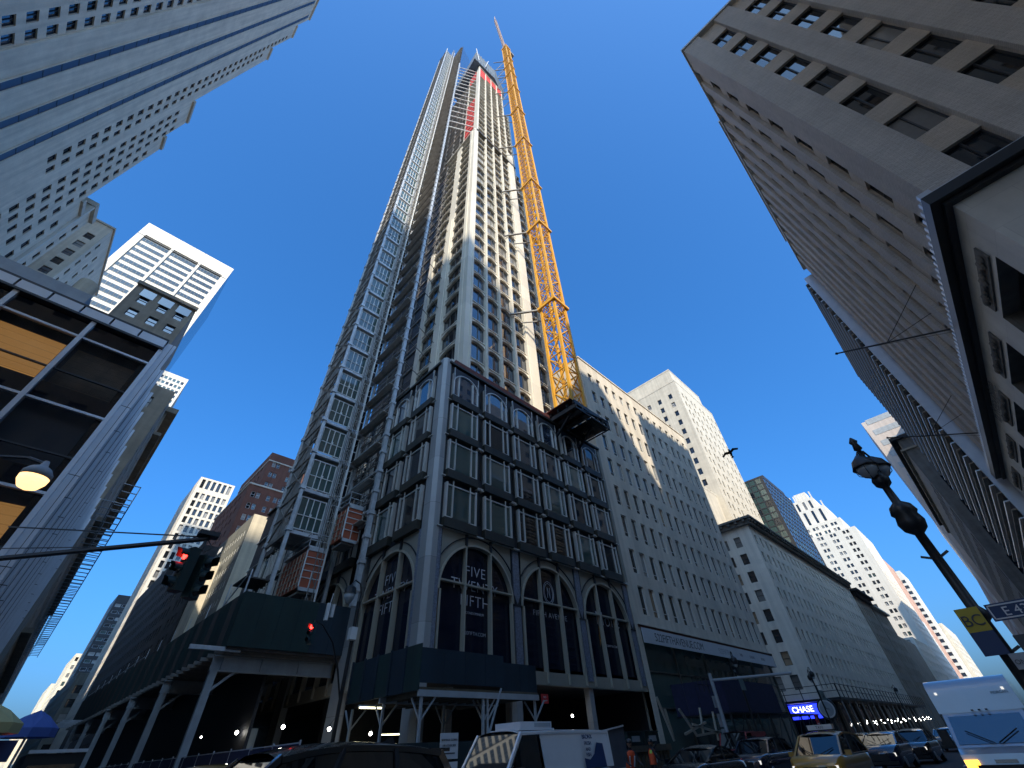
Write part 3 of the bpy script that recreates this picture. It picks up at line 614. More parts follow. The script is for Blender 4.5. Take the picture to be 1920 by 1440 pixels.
building('far_cream_building', 'far cream sunlit building stepping down at the end of the side street', [(17, 40, 430, 480, 0, 63), (15, 40, 482, 540, 0, 52), (13, 40, 542, 600, 0, 36)], 'cream_stucco',
    [dict(side='E', cols=rng(1, 22, 3.2, 1.5), rows=rng(6, 62, 4.4, 2.2)), dict(side='S', cols=rng(1, 48, 4, 2), rows=rng(6, 62, 4.4, 2.2)), dict(box=1, side='S', cols=rng(1, 56, 4, 2), rows=rng(6, 50, 4.4, 2.2)), dict(box=2, side='S', cols=rng(1, 56, 4, 2), rows=rng(6, 34, 4.4, 2.2))])
building('mid_building', 'dark grey block low on the side street with a slanting glass front', [(13.0, 40, 238, 330, 0, 30)], 'green_grey', [dict(side='S', cols=rng(1, 90, 4, 2.4), rows=rng(4, 28, 4, 2.4)), dict(side='E', cols=rng(1, 26, 4, 2.4), rows=rng(4, 28, 4, 2.4))])
# ================================================================ the skyscraper under construction
mat('pier_metal', (.36, .365, .36), .5, metal=.25, var=.06, nscale=.8, streak=.06, panels=(60, 3.86, .012, .6))
mat('window_metal', (.62, .60, .56), .4, metal=.4)
mat('spandrel', (.045, .042, .032), .5, metal=.3, panels=(.42, 30, .01, .35))
mat('arch_panel', (.26, .245, .20), .6, var=.08, nscale=.7)
mat('arch_rim', (.40, .37, .30), .45, metal=.3)
mat('marble', (.17, .19, .24), .35, var=.5, nscale=9)
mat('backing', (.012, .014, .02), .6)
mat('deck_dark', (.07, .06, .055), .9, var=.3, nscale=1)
mat('deck_grey', (.44, .40, .35), .9, var=.3, nscale=1)
mat('galvanised', (.48, .50, .52), .5, metal=.4, var=.25, nscale=2)
mat('scaffold_dark', (.20, .19, .175), .7, metal=.2, var=.3, nscale=2)
mat('cab_orange', (.33, .075, .03), .55, var=.12, nscale=3)
mat('red_edge', (.16, .045, .035), .8, var=.25, nscale=1)
mat('red_net', (.55, .04, .035), .9, var=.25, nscale=1.2)
mat('blue_net', (.10, .14, .19), .85, var=.3, nscale=.5)
mat('crane_yellow', (.66, .33, .03), .5, var=.1, nscale=2)
mat('crane_pale', (.62, .42, .28), .6)
mat('netting', (.26, .25, .235), .95, var=.4, nscale=.6)
mat('white_letters', (.45, .46, .5), .5)
mat('shed_green', (.008, .030, .028), .75, var=.25, nscale=.8, streak=.2, panels=(1.22, 20, .014, .3))
mat('shed_blue', (.008, .022, .036), .75, var=.25, nscale=.8, streak=.2, panels=(1.22, 20, .014, .3))
mat('shed_wood', (.10, .085, .06), .9, var=.3, nscale=3)
mat('bulb', (1, 1, 1), .4, emit=(1, .97, .88), estr=14)
mat('tube_light', (1, 1, .85), .4, emit=(1, .95, .6), estr=4)
def text_obj(txt, size, m, mtx, parent=None, name='lettering', thin=0.0, spacing=1.0, align='CENTER', depth=.01):
    cu = bpy.data.curves.new(name, 'FONT'); cu.body = txt; cu.size = size; cu.align_x = align; cu.extrude = depth*.5
    cu.offset = -thin; cu.space_character = spacing; cu.space_line = .95
    tmp = bpy.data.objects.new('tmp', cu); S.collection.objects.link(tmp)
    dg = bpy.context.evaluated_depsgraph_get(); dg.update()
    me = bpy.data.meshes.new_from_object(tmp.evaluated_get(dg)); bpy.data.objects.remove(tmp); me.name = name
    me.materials.clear(); me.materials.append(MATS[m]) 
    o = bpy.data.objects.new(name, me); S.collection.objects.link(o)
    if parent: o.parent = parent; o.matrix_local = mtx
    else: o.matrix_world = mtx
    return o
def text_mtx(side, x, y, z):
    return Matrix.Translation((x, y, z)) @ Matrix.Rotation(ROT[side], 4, 'Z') @ Matrix.Rotation(math.pi/2, 4, 'X')
OX, OY = 15.6, 23.5
T = thing('construction_tower', 'half finished pale skyscraper with arched windows on a dark metal podium at the crossing', 'skyscraper', (OX, OY, 0))
# --- podium window unit
def podium_window(wd, h, arched, glass):
    t = MB(); P = -.34
    t.face([(.1,P+.12,.1),(wd-.1,P+.12,.1),(wd-.1,P+.12,h-.3),(.1,P+.12,h-.3)], glass)
    t.box(0, .13, P, P+.34, 0, h-.15, 'window_metal'); t.box(wd-.13, wd, P, P+.34, 0, h-.15, 'window_metal')
    t.box(.13, .62, P, P+.3, 0, .09, 'window_metal'); t.box(wd-.62, wd-.13, P, P+.3, 0, .09, 'window_metal')
    t.box(.62, wd-.62, P+.1, P+.3, 0, .05, 'backing')
    for x in (.62, wd-.69): t.box(x, x+.07, P-.02, P+.3, .09, h-.3, 'window_metal')
    if not arched:
        t.box(.13, wd-.13, P+.02, P+.3, h-.36, h-.28, 'window_metal')
        t.box(.62, .68, P, P+.1, h-.28, h+.1, 'window_metal'); t.box(wd-.69, wd-.63, P, P+.1, h-.28, h+.1, 'window_metal')
    else:
        n = 14; c = wd/2; R = wd/2-.05; zc = h-1.45; ry = 1.35
        def A(k, r): a = math.pi*k/n; return (c-math.cos(a)*(R+r), zc+math.sin(a)*(ry+r))
        for k in range(n):
            (xa, za), (xb, zb) = A(k, 0), A(k+1, 0); (xc, zc_), (xd, zd) = A(k, .1), A(k+1, .1)
            t.face([(xa,P-.02,za),(xb,P-.02,zb),(xd,P-.02,zd),(xc,P-.02,zc_)], 'window_metal')
            t.face([(xa,P-.02,za),(xa,P+.12,za),(xb,P+.12,zb),(xb,P-.02,zb)], 'window_metal')
            t.face([(xc,P+.0,zc_),(xd,P+.0,zd),(xd,P+.0,h+.42),(xc,P+.0,h+.42)], 'backing')
        t.box(-.0, .07, P-.03, P+.1, h-.4, h+.5, 'window_metal'); t.box(wd-.07, wd, P-.03, P+.1, h-.4, h+.5, 'window_metal')
    return t
ROWZ = [14.45, 18.38, 22.24, 26.05]
PW = {}
def put_podium(side, u, i, z, arched):
    g = pick((('glass', .5), ('glass_green', .3), ('glass_dark', .2))) if not arched else ('glass_blue' if i < 4 else 'glass')
    if (arched, g) not in PW: PW[(arched, g)] = podium_window(3.0, 2.95, arched, g).mesh('window')
    if 'sp' not in PW:
        q = MB(); q.box(-.06, 3.06, -.42, -.0, -.72, -.02, 'spandrel'); PW['sp'] = q.mesh('spandrel')
    if side == 'E': loc = (u-OX, 0, z); rz = 0
    else: loc = (0, u+3.0-OY, z); rz = ROT['S']
    inst('window', PW[(arched, g)], T, loc, rz); inst('spandrel', PW['sp'], T, loc, rz)
EX = [16.5+3.86*i for i in range(6)]; SY = [24.8, 28.7, 34.4, 38.3, 44.0, 47.9, 53.6, 57.5]
for r, z in enumerate(ROWZ):
    for i, x in enumerate(EX): put_podium('E', x, i, z, r == 3)
    for i, y in enumerate(SY): put_podium('S', y, i, z, r == 3)
mb = MB()   # dark backing shell of the podium upper part
mb.box(.25, 24.2, .02, 44, 13.8, 30.1, 'backing'); mb.box(.02, .25, .5, 44, 13.8, 30.1, 'backing')
mb.build('backing_wall', T)
mb = MB()
for z in [17.75, 21.62, 25.45]: mb.box(.5, 24.2, -.2, .02, z+.02, z+.1, 'window_metal'); mb.box(-.2, .02, .7, 44, z+.02, z+.1, 'window_metal')
for i in range(5):
    x = EX[i]+3.0-OX
    for z in ROWZ:
        for q in (.18, .6): mb.box(x+q, x+q+.06, -.16, .02, z+.3, z+2.4, 'spandrel'); mb.box(x+q-.1, x+q+.18, -.3, .02, z-.78, z-.7, 'window_metal')
mb.box(.4, 24.3, -.25, .02, 13.72, 13.8, 'window_metal'); mb.box(.4, 24.3, -.3, .3, 29.9, 30.15, 'spandrel'); mb.box(-.3, .3, .5, 44, 29.9, 30.15, 'spandrel')
mb.build('ledge', T)
def pier(x0, x1, y0, y1, z0, z1, m='pier_metal', c=.28):
    q = MB(); pts = [(x0, y0+c), (x0+c, y0), (x1, y0), (x1, y1), (x0, y1)]
    for i in range(5):
        a, b = pts[i], pts[(i+1) % 5]; q.face([(a[0],a[1],z0),(b[0],b[1],z0),(b[0],b[1],z1),(a[0],a[1],z1)], m)
    q.face([(p[0],p[1],z1) for p in pts], m); q.face([(p[0],p[1],z0) for p in reversed(pts)], m); return q
pier(-.12, .62, -.12, .95, 0, 30.5).build('corner_pier', T)
mb = MB(); mb.box(-.16, .3, 8.55, 10.0, 0, 30.2, 'pier_metal'); mb.build('pier', T)
mb = MB(); mb.box(-.16, .3, 18.2, 19.6, 0, 30.2, 'pier_metal'); mb.build('pier', T)
mb = MB(); mb.box(-.16, .3, 27.8, 29.2, 0, 30.2, 'pier_metal'); mb.build('pier', T)
mb = MB(); mb.box(24.0, 24.5, -.1, .6, 0, 30.2, 'arch_panel'); mb.build('pier', T)
# --- big arches
def arch_unit(wd, zb, zs, za, zt, marble_w):
    """arched opening of width wd, sill zb, spring zs, apex za, wall up to zt; glass, rims, mullions as separate meshes"""
    n = 28; c = wd/2; pts = [(c-math.cos(math.pi*k/n)*c, zs+math.sin(math.pi*k/n)*(za-zs)) for k in range(n+1)]
    wmb = MB()
    for (a, b), (d, e) in zip(pts, pts[1:]): wmb.face([(a,-.05,b),(d,-.05,e),(d,-.05,zt),(a,-.05,zt)], 'arch_panel'); wmb.face([(a,-.05,b),(a,.4,b),(d,.4,e),(d,-.05,e)], 'arch_rim')
    rim = MB()
    for off, w_, dep in ((.0, .14, -.16), (.62, .07, -.12)):
        q = [(c-math.cos(math.pi*k/n)*(c+off), zs+math.sin(math.pi*k/n)*(za-zs+off)) for k in range(n+1)]
        q2 = [(c-math.cos(math.pi*k/n)*(c+off+w_), zs+math.sin(math.pi*k/n)*(za-zs+off+w_)) for k in range(n+1)]
        for k in range(n):
            if off and (q2[k][0] < -.12 or q2[k+1][0] > wd+.12): continue
            m = 'arch_rim' if not off else 'backing'
            rim.face([(q[k][0],dep,q[k][1]),(q[k+1][0],dep,q[k+1][1]),(q2[k+1][0],dep,q2[k+1][1]),(q2[k][0],dep,q2[k][1])], m)
            rim.face([(q[k][0],dep,q[k][1]),(q[k][0],-.05,q[k][1]),(q[k+1][0],-.05,q[k+1][1]),(q[k+1][0],dep,q[k+1][1])], m)
            rim.face([(q2[k][0],dep,q2[k][1]),(q2[k+1][0],dep,q2[k+1][1]),(q2[k+1][0],-.05,q2[k+1][1]),(q2[k][0],-.05,q2[k][1])], m)
    rim.box(0, .14, -.16, .1, zb-.9, zs, 'arch_rim'); rim.box(wd-.14, wd, -.16, .1, zb-.9, zs, 'arch_rim')
    for x in (c-1.22, c+1.14):
        h = zs+math.sqrt(max(0, 1-((x-c)/c)**2))*(za-zs); rim.box(x, x+.09, -.2, .2, zb-.9, h, 'arch_rim'); rim.box(x-.03, x+.12, -.22, -.05, h+.1, zt-.02, 'backing')
    rim.box(0, wd, -.1, .2, 10.25, 10.36, 'arch_rim')
    gl = MB(); g = [(p[0], .22, p[1]) for p in pts]; gl.face([(0,.22,zb)]+g+[(wd,.22,zb)], 'glass_navy')
    return wmb, rim, gl
for side, arr in (('E', (16.6, 24.35, 32.0)), ('S', (24.75, 34.4, 44.0))):
    for k, a in enumerate(arr):
        wmb, rim, gl = arch_unit(6.65, 6.0, 9.7, 13.0, 13.72, .8)
        loc, rz = ((a-OX, 0, 0), 0) if side == 'E' else ((0, a+6.65-OY, 0), ROT['S'])
        wmb.build('arch_wall', T, loc, rz); rim.build('arch_frame', T, loc, rz); gl.build('arch_glass', T, loc, rz)
for x in (7.7, 15.42, 23.1):     # marble strips between arches with a pointed foot
    mb = MB(); a, b = x+.0, x+.98
    mb.box(a, b, -.02, .2, 5.6, 13.72, 'backing'); mb.box(a+.16, b-.16, -.1, -.02, 10.4, 13.6, 'marble'); mb.box(a+.16, b-.16, -.1, -.02, 5.4, 9.6, 'marble')
    mb.face([(a+.16,-.1,10.4),((a+b)/2,-.1,9.7),(b-.16,-.1,10.4)], 'marble'); mb.box(a+.1, b-.1, -.14, -.02, 9.6, 9.72, 'backing')
    mb.build('marble_strip', T)
mb = MB(); mb.box(.62, .9, -.14, .2, 5.4, 13.7, 'marble'); mb.box(-.14, .2, .95, 1.2, 5.4, 13.7, 'marble'); mb.build('marble_strip', T)
E_TXT = [('FIVE', 11.05, .95), ('TWENTY', 10.42, .95), ('FIFTH', 9.42, .95)]
tc = 19.9-OX
for s_, z, sz in (('FIVE', 11.0, 1.0), ('TWENTY', 10.03, 1.0), ('FIFTH', 9.08, 1.0)):
    text_obj(s_, sz, 'white_letters', text_mtx('E', tc, .19, z), T, thin=.012, spacing=1.08)
    text_obj(s_, sz, 'white_letters', text_mtx('S', .19, 28.1-OY, z), T, thin=.012, spacing=1.08)
text_obj('520FIFTH.COM', .3, 'white_letters', text_mtx('E', tc, .19, 7.4), T, thin=.004)
text_obj('CONDOMINIUM', .22, 'white_letters', text_mtx('E', tc, .19, 8.6), T, thin=.003)
text_obj('FIFTH AVENUE', .55, 'white_letters', text_mtx('E', 27.75-OX, .19, 9.35), T, thin=.008, spacing=1.15)
text_obj('More', 1.6, 'white_letters', text_mtx('E', 35.6-OX, .19, 9.6), T, thin=.03, spacing=1.05)
text_obj('520FIFTH.COM', .25, 'white_letters', text_mtx('E', 35.6-OX, .19, 8.0), T, thin=.004)
mb = MB()   # ring monogram on the middle arch glass
for k in range(28):
    a0, a1 = 2*math.pi*k/28, 2*math.pi*(k+1)/28
    for rx, rz_ in ((.62, .85), (.5, .7)):
        mb.bar((27.75-OX+math.cos(a0)*rx, .18, 11.2+math.sin(a0)*rz_), (27.75-OX+math.cos(a1)*rx, .18, 11.2+math.sin(a1)*rz_), .03, 'white_letters')
mb.bar((27.6-OX, .18, 10.8), (27.6-OX, .18, 11.6), .03, 'white_letters'); mb.bar((27.9-OX, .18, 10.8), (27.9-OX, .18, 11.6), .03, 'white_letters'); mb.bar((27.6-OX, .18, 11.6), (27.9-OX, .18, 10.9), .03, 'white_letters')
mb.build('monogram', T)
mat('tassel', (.35, .17, .04), .8, var=.4, nscale=8)
mb = MB()   # golden feather picture on the third arch glass
for k in range(9):
    a = -.5+k*.12; mb.face([(34.3-OX, .17, 9.3), (34.3-OX+math.sin(a)*.5-.05, .17, 9.9-k*.02-.9*abs(a)), (34.3-OX+math.sin(a)*1.0, .17, 8.2-.3*math.cos(k)), (34.3-OX+math.sin(a)*.6+.1, .17, 8.8)], 'tassel')
mb.build('feather_print', T)
# --- open ground floors
mb = MB()
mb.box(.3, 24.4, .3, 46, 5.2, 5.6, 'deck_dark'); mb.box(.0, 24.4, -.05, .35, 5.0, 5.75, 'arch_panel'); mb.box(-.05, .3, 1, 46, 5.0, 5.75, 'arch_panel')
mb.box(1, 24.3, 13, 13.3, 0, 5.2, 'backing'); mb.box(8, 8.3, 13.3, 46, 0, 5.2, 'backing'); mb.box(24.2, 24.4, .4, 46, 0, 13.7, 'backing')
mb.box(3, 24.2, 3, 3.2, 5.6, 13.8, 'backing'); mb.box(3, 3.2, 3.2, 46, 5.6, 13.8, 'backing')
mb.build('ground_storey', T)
for x, y in ((8.1, .3), (15.9, .3), (.2, 9), (.2, 18.7), (6, 5), (12, 5)):
    mb = MB(); mb.box(x-.25, x+.25, y-.25, y+.25, 0, 5.2, 'concrete'); mb.build('column', T)
mb = MB(); mb.box(24.0, 24.8, -.15, .4, 0, 14, 'limestone'); mb.build('column', T)
mb = MB(); mb.box(.3, 24.5, .3, 46, 30.1, 30.3, 'concrete'); mb.build('roof_slab', T)
mb = MB(); mb.box(1.2, 19.5, .0, .25, 30.3, 31.0, 'red_edge'); mb.box(.9, 2.6, .3, 1.6, 30.3, 31.2, 'white_stone'); mb.build('roof_edge', T)
# --- tower shaft
FZ = [32.56+3.76*i for i in range(43)]
Z1, ZT = 119.0, 191.6
def bay_unit(wd, h, arched, glass, split):
    """one storey of one bay: pale floor band, glass with bars and a segmental arch head"""
    t = MB(); d = .42; zb = .42
    t.face([(0,d,zb),(wd,d,zb),(wd,d,h),(0,d,h)], glass)
    t.box(0, wd, .10, d, 0, zb-.08, 'cream_panel'); t.box(0, wd, .0, d, zb-.14, zb, 'cream_panel')
    for s_ in split: t.box(wd*s_-.04, wd*s_+.04, d-.1, d-.01, zb, h, 'frame_bronze')
    t.box(0, .07, d-.1, d-.01, zb, h, 'frame_bronze'); t.box(wd-.07, wd, d-.1, d-.01, zb, h, 'frame_bronze')
    n = 10; rise = .55 if arched else .10; zc = h-rise-.02
    p = [(wd*k/n, zc+rise*math.sin(math.pi*k/n)**.7 if arched else zc+rise) for k in range(n+1)]
    for (a, b), (c, e) in zip(p, p[1:]):
        t.face([(a,.04,b),(c,.04,e),(c,.04,h),(a,.04,h)], 'cream_panel'); t.face([(a,.04,b),(a,d,b),(c,d,e),(c,.04,e)], 'cream_panel')
    return t
BAY = {}
shaft = MB()
def bay(side, u, wd, z, arched, glass, split, plane, h=3.76):
    key = (wd, arched, glass, split)
    if key not in BAY: BAY[key] = bay_unit(wd, h, arched, glass, split)
    if side == 'E': m = Matrix.Translation((u-OX, plane-OY, z))
    else: m = Matrix.Translation((plane-OX, u+wd-OY, z)) @ Matrix.Rotation(ROT['S'], 4, 'Z')
    return key, m
BM = {}; nb = 0; restm = MB()
def put_bay(side, u, wd, z, arched, glass, split, plane):
    global nb
    key, m = bay(side, u, wd, z, arched, glass, split, plane)
    if nb < 296 and z < 190:
        if key not in BM: BM[key] = BAY[key].mesh('window_bay')
        inst('window_bay', BM[key], T, m.translation, ROT['E'] if side == 'E' else ROT['S']); nb += 1
    else: restm.tf(BAY[key], m)
random.seed(3)
EB = [(20.85, 2.45), (23.65, 2.3), (26.25, 2.4), (29.05, 2.3)]
for i, z in enumerate(FZ):
    if z+3.76 > ZT+1: break
    ar = z < 96
    for k, (u, wd) in enumerate(EB):
        if z > 96: put_bay('E', u, wd, z, False, pick((('glass_blue', .2), ('glass', .3), ('glass_blind', .5))), (.62,), 26.5); continue
        g = ('glass_blue' if (k < 3 and random.random() < .93) else 'glass') if z < 66 else pick((('glass_blue', .35), ('glass', .4), ('glass_blind', .25)))
        put_bay('E', u, wd, z, ar, g, (.62,), 26.5)
    if z > 124 and z < 164: put_bay('E', 31.75, 1.95, z, False, pick((('glass', .5), ('glass_blind', .5))), (.5,), 26.5)
    if z < 112: put_bay('E', 33.45, 2.15, z, ar, pick((('glass', .6), ('glass_blind', .2), ('glass_blue', .2))), (.5,), 26.5)
    pl = 19.9 if z < Z1-2 else 20.5
    put_bay('S', 27.95, 3.7, z, ar, pick((('glass', .8), ('glass_dark', .2))), (.33, .66), pl)
    if z < Z1: put_bay('S', 33.6, 3.3, z, ar, pick((('glass', .8), ('glass_dark', .2))), (.33, .66), pl)
for i, z in enumerate(FZ):
    if z+3.76 > ZT-40: break
    put_bay('E', 29.05, 2.3, z, z < 96, 'glass', (.5,), 26.5) if False else None
if restm.v: restm.build('window_bay', T, kind='stuff')
mb = MB(); q = lambda a, b, c, d, e, f_, m='cream_panel': mb.box(a-OX, b-OX, c-OY, d-OY, e, f_, m)
q(20.4, 36.0, 26.95, 50, 30.3, 112, 'backing'); q(21.0, 33.4, 26.95, 32, 112, 166, 'backing'); q(23.0, 33.4, 32, 45.5, 112, 166, 'deck_dark'); q(21.1, 31.4, 26.95, 31.9, 166, ZT, 'backing'); q(23.1, 31.4, 31.9, 45, 166, ZT, 'deck_dark')
mb.build('core', T)
def pilaster(x0, x1, y0, y1, z0, z1):
    p = MB(); p.box(x0-OX, x1-OX, y0-OY, y1-OY, z0, z1, 'cream_panel')
    return p
for (x0, x1, zt) in ((23.3, 23.65, ZT), (25.95, 26.25, ZT), (28.65, 29.05, ZT)):
    p = pilaster(x0, x1, 26.28, 26.98, 30.3, zt); p.box(x0-OX+.1, x1-OX-.1, 26.18-OY, 26.28-OY, 30.3, zt, 'cream_panel'); p.build('pilaster', T)
p = pilaster(31.35, 33.4, 26.3, 27.2, 30.3, 126); p.box(31.6-OX, 33.2-OX, 26.2-OY, 26.3-OY, 30.3, 126, 'cream_panel'); p.build('pilaster', T)
pilaster(31.36, 31.7, 26.32, 27.2, 126, ZT).build('pilaster', T)
pilaster(34.95, 35.6, 26.3, 27.2, 112, 166).build('pilaster', T) if False else pilaster(33.72, 34.1, 26.33, 27.3, 112, 166).build('pilaster', T)
p = pilaster(35.6, 36.3, 26.3, 30, 30.3, 112); p.box(36.3-OX, 36.7-OX, 26.9-OY, 30-OY, 30.3, 75, 'cream_panel'); p.build('pilaster', T)
# corner column: stepped section, narrower above the setback
p = MB()
for a, b, c, d in ((19.9, 20.9, 26.5, 27.95), (19.75, 20.55, 26.35, 27.2), (20.55, 20.85, 26.25, 26.5), (19.65, 19.9, 27.2, 27.9)):
    p.box(a-OX, b-OX, c-OY, d-OY, 30.3, Z1+(.01 if a < 19.7 else 0), 'cream_panel')
p.build('corner_column', T)
p = MB()
for a, b, c, d in ((20.5, 20.9, 26.5, 27.95), (20.35, 20.85, 26.3, 27.3)): p.box(a-OX, b-OX, c-OY, d-OY, Z1, ZT+3, 'cream_panel')
p.build('corner_column', T)
p = MB(); p.box(19.75-OX, 20.3-OX, 31.7-OY, 33.55-OY, 30.3, 78, 'cream_panel'); p.box(19.65-OX, 19.76-OX, 32-OY, 33.2-OY, 30.3, 78, 'cream_panel'); p.build('corner_column', T)
p = MB(); p.box(20.0-OX, 20.4-OX, 31.7-OY, 33.55-OY, 78, Z1, 'cream_panel'); p.box(20.5-OX, 20.9-OX, 31.7-OY, 32.2-OY, Z1, ZT, 'cream_panel'); p.build('pilaster', T)
p = MB(); p.box(19.85-OX, 20.4-OX, 36.95-OY, 38-OY, 30.3, 72, 'cream_panel'); p.build('pilaster', T)
mb = MB(); q(20.3, 34, 26.1, 26.5, Z1-.6, Z1, 'frame_bronze'); mb.build('ledge', T)
mb = MB(); q(19.7, 20.5, 26.6, 38, Z1-.5, Z1-.1, 'cream_panel'); mb.build('ledge', T)
mb = MB(); q(20.45, 31.7, 26.2, 28, ZT, ZT+.5, 'cream_panel'); mb.build('ledge', T)
# red protective sheets
mb = MB()
for k, (u, wd) in enumerate(EB):
    for j in range(2 if k else 3): mb.box(u-OX, u+wd-OX, 26.42-OY, 26.46-OY, ZT-3.6-3.76*j, ZT-.3-3.76*j, 'red_net')
for j in range(9):
    mb.box(20.38-OX, 20.42-OX, 28.0-OY, 31.6-OY, Z1+2+3.76*j, Z1+4.6+3.76*j, 'red_net')
for j in range(3): mb.box(20.38-OX, 20.42-OX, 28.0-OY, 31.6-OY, ZT-12+3.76*j, ZT-9+3.76*j, 'red_net')
mb.build('red_netting', T)
# blue grey cocoon screens round the top deck
mb = MB()
cx = [(17.6, 25.2), (27, 24.6), (34.2, 27), (34.8, 40), (19, 40)]
for i in range(5):
    a, b = cx[i], cx[(i+1) % 5]
    mb.face([(a[0]-OX,a[1]-OY+.8,ZT+1.5),(b[0]-OX,b[1]-OY+.8,ZT+1.5),(b[0]-OX,b[1]-OY,ZT+11),(a[0]-OX,a[1]-OY,ZT+11)], 'blue_net')
mb.face([(a[0]-OX, a[1]-OY+.6, ZT+1.6) for a in reversed(cx)], 'blue_net')
for x, y in ((19, 25), (22, 24.8)): mb.bar((x-OX, y-OY, ZT), (x-OX+(x-20.5)*1.0, y-OY, ZT+16), .22, 'frame_white')
for k in range(9): mb.bar((cx[0][0]-OX+k*1.2, 25.1-OY-.05*k, ZT+1.5), (cx[0][0]-OX+k*1.2, 24.9-OY-.05*k, ZT+11), .1, 'scaffold_dark')
mb.build('screen', T)
mb = MB()   # bare floor slabs behind the hoist, not yet clad
for i, z in enumerate(FZ):
    if z > ZT-3: break
    x0 = 20.2 if z < Z1-2 else 20.9
    q(x0, 33 if z < 160 else 31, (37.2 if z < Z1-2 else 32.3), 47, z+3.3, z+3.62, 'concrete')
    for y in (38, 41.5, 45): q(x0+.1, x0+.5, y, y+.4, z, z+3.3, 'scaffold_dark')
    if z > Z1-2: q(x0+.1, x0+.4, 34.6, 35, z, z+3.3, 'scaffold_dark')
    q(x0-.02, x0+.05, 37.3 if z < Z1-2 else 32.4, 46.9, z+.5+.3*(i % 3), z+.62+.3*(i % 3), 'crane_pale' if i % 4 == 0 else 'scaffold_dark')
mb.build('floor_slab', T, kind='stuff')
# ================================================================ hoist tower
H = thing('hoist_tower', 'dark hoist scaffold tower with white framed landing doors left of the pale skyscraper', 'scaffold', (10.4, 37, 0))
HX, HY = 10.4, 37.0
NF = 56; HZ = [16.6+3.86*i for i in range(NF)]
mb = MB()
TOP = 233.5
for (x, y, zt) in ((10.4, 37, TOP), (13.15, 37, TOP+4), (14.75, 36.9, TOP-10), (10.4, 42, TOP-6), (14.75, 42, TOP-6)):
    mb.box(x-HX-.14, x-HX+.14, y-HY-.14, y-HY+.14, 9.9, zt, 'galvanised')
    for z in HZ: mb.box(x-HX-.24, x-HX+.24, y-HY-.24, y-HY+.24, z-.25, z+.12, 'galvanised')
mb.build('post', H)
mb = MB()
mb.box(14.6-HX, 14.95-HX, 31.2-HY, 31.55-HY, 10, 196, 'galvanised')
for i in range(92): mb.box(14.52-HX, 15.03-HX, 31.12-HY, 31.63-HY, 11+i*2.0, 11.3+i*2, 'galvanised')
mb.build('post', H)
fl = MB()
for z in HZ:
    fl.box(-.1, 4.4, -.12, .12, z-.42, z-.12, 'galvanised'); fl.box(0, 4.4, .12, 3.2, z-.14, z-.06, 'deck_grey')
    fl.box(-.05, .1, .1, 5, z-.42, z-.1, 'scaffold_dark'); fl.box(4.2, 4.5, -5.4, 0, z-.4, z-.2, 'scaffold_dark'); fl.box(3.7, 4.3, -5.3, 0, z-.14, z-.1, 'deck_grey'); fl.box(4.3, 4.36, -5.4, 0, z+.9, z+1.0, 'galvanised'); fl.box(4.3, 4.36, -5.4, 0, z+1.9, z+2.0, 'scaffold_dark')
fl.build('floor_frame', H, kind='stuff')
tr = MB()
for i, z in enumerate(HZ):
    z1 = z+3.6; s_ = 1 if i % 2 else -1
    tr.bar((0, .1, z), (0, 5, z1), .09, 'scaffold_dark'); tr.bar((0, 5, z), (0, .1, z1), .09, 'scaffold_dark')
    tr.bar((0, .1, z+1.8), (0, 5, z+1.8), .08, 'scaffold_dark'); tr.bar((0, 2.5, z), (0, 2.5, z1), .08, 'scaffold_dark')
    tr.bar((4.45, -.1, z), (4.5, -5.6, z1), .10, 'scaffold_dark'); tr.bar((4.45, -5.6, z), (4.4, -.1, z1), .07, 'scaffold_dark')
    for k in range(1, 4): tr.bar((4.45, -.1, z+k*.96), (4.5, -5.6, z+k*.96), .07, 'scaffold_dark')
    tr.bar((4.45, -2.8, z-.2), (4.45, -2.8, z1), .08, 'scaffold_dark'); tr.bar((4.5, -5.6, z-.2), (9.4, -4, z-.2), .08, 'scaffold_dark')
    tr.bar((2.75, 0, z+.5), (4.35, 0, z+2.9), .06, 'scaffold_dark'); tr.bar((0, 5.0, z+.2), (-.0, 5.0, z+.9), .16, 'frame_white')
tr.build('cross_bracing', H, kind='stuff')
mb = MB()   # black debris net on the far flank
for z in HZ:
    mb.face([(.05, 1.2, z), (.05, 5.0, z), (.05, 5.0, z+3.4), (.05, 1.2, z+3.4)], 'netting')
    mb.face([(0, 5.02, z), (4.5, 5.02, z), (4.5, 5.02, z+1.2), (0, 5.02, z+1.2)], 'netting')
mb.build('netting', H, kind='stuff')
dm = MB(); W_ = 2.35
dm.face([(.06,.05,.1),(W_-.06,.05,.1),(W_-.06,.05,2.9),(.06,.05,2.9)], 'glass_green')
for x in (0, .62, 1.14, 1.73, W_-.07): dm.box(x, x+.07, -.03, .06, 0, 2.95, 'frame_white')
dm.box(0, W_, -.02, .06, 0, .07, 'frame_white'); dm.box(0, W_, -.02, .06, 2.88, 2.95, 'frame_white'); dm.box(0, W_, -.02, .06, 1.25, 1.31, 'frame_white'); dm.box(1.1, 1.3, -.06, 0, 1.2, 1.5, 'frame_white')
dm = dm.mesh('landing_door')
d2 = MB(); d2.face([(.05,.05,.1),(1.1,.05,.1),(1.1,.05,2.9),(.05,.05,2.9)], 'glass_dark')
for x in (0, .5, 1.05): d2.box(x, x+.07, -.03, .06, 0, 2.95, 'frame_white')
d2.box(0, 1.1, -.02, .06, 0, .07, 'frame_white'); d2.box(0, 1.1, -.02, .06, 2.88, 2.95, 'frame_white'); d2.box(0, 1.1, -.02, .06, 1.3, 1.36, 'frame_white'); d2 = d2.mesh('side_door')
for i, z in enumerate(HZ[:-1]):
    inst('landing_door', dm, H, (.2, 0, z+.05)); inst('side_door', d2, H, (3.0, 0, z+.05))
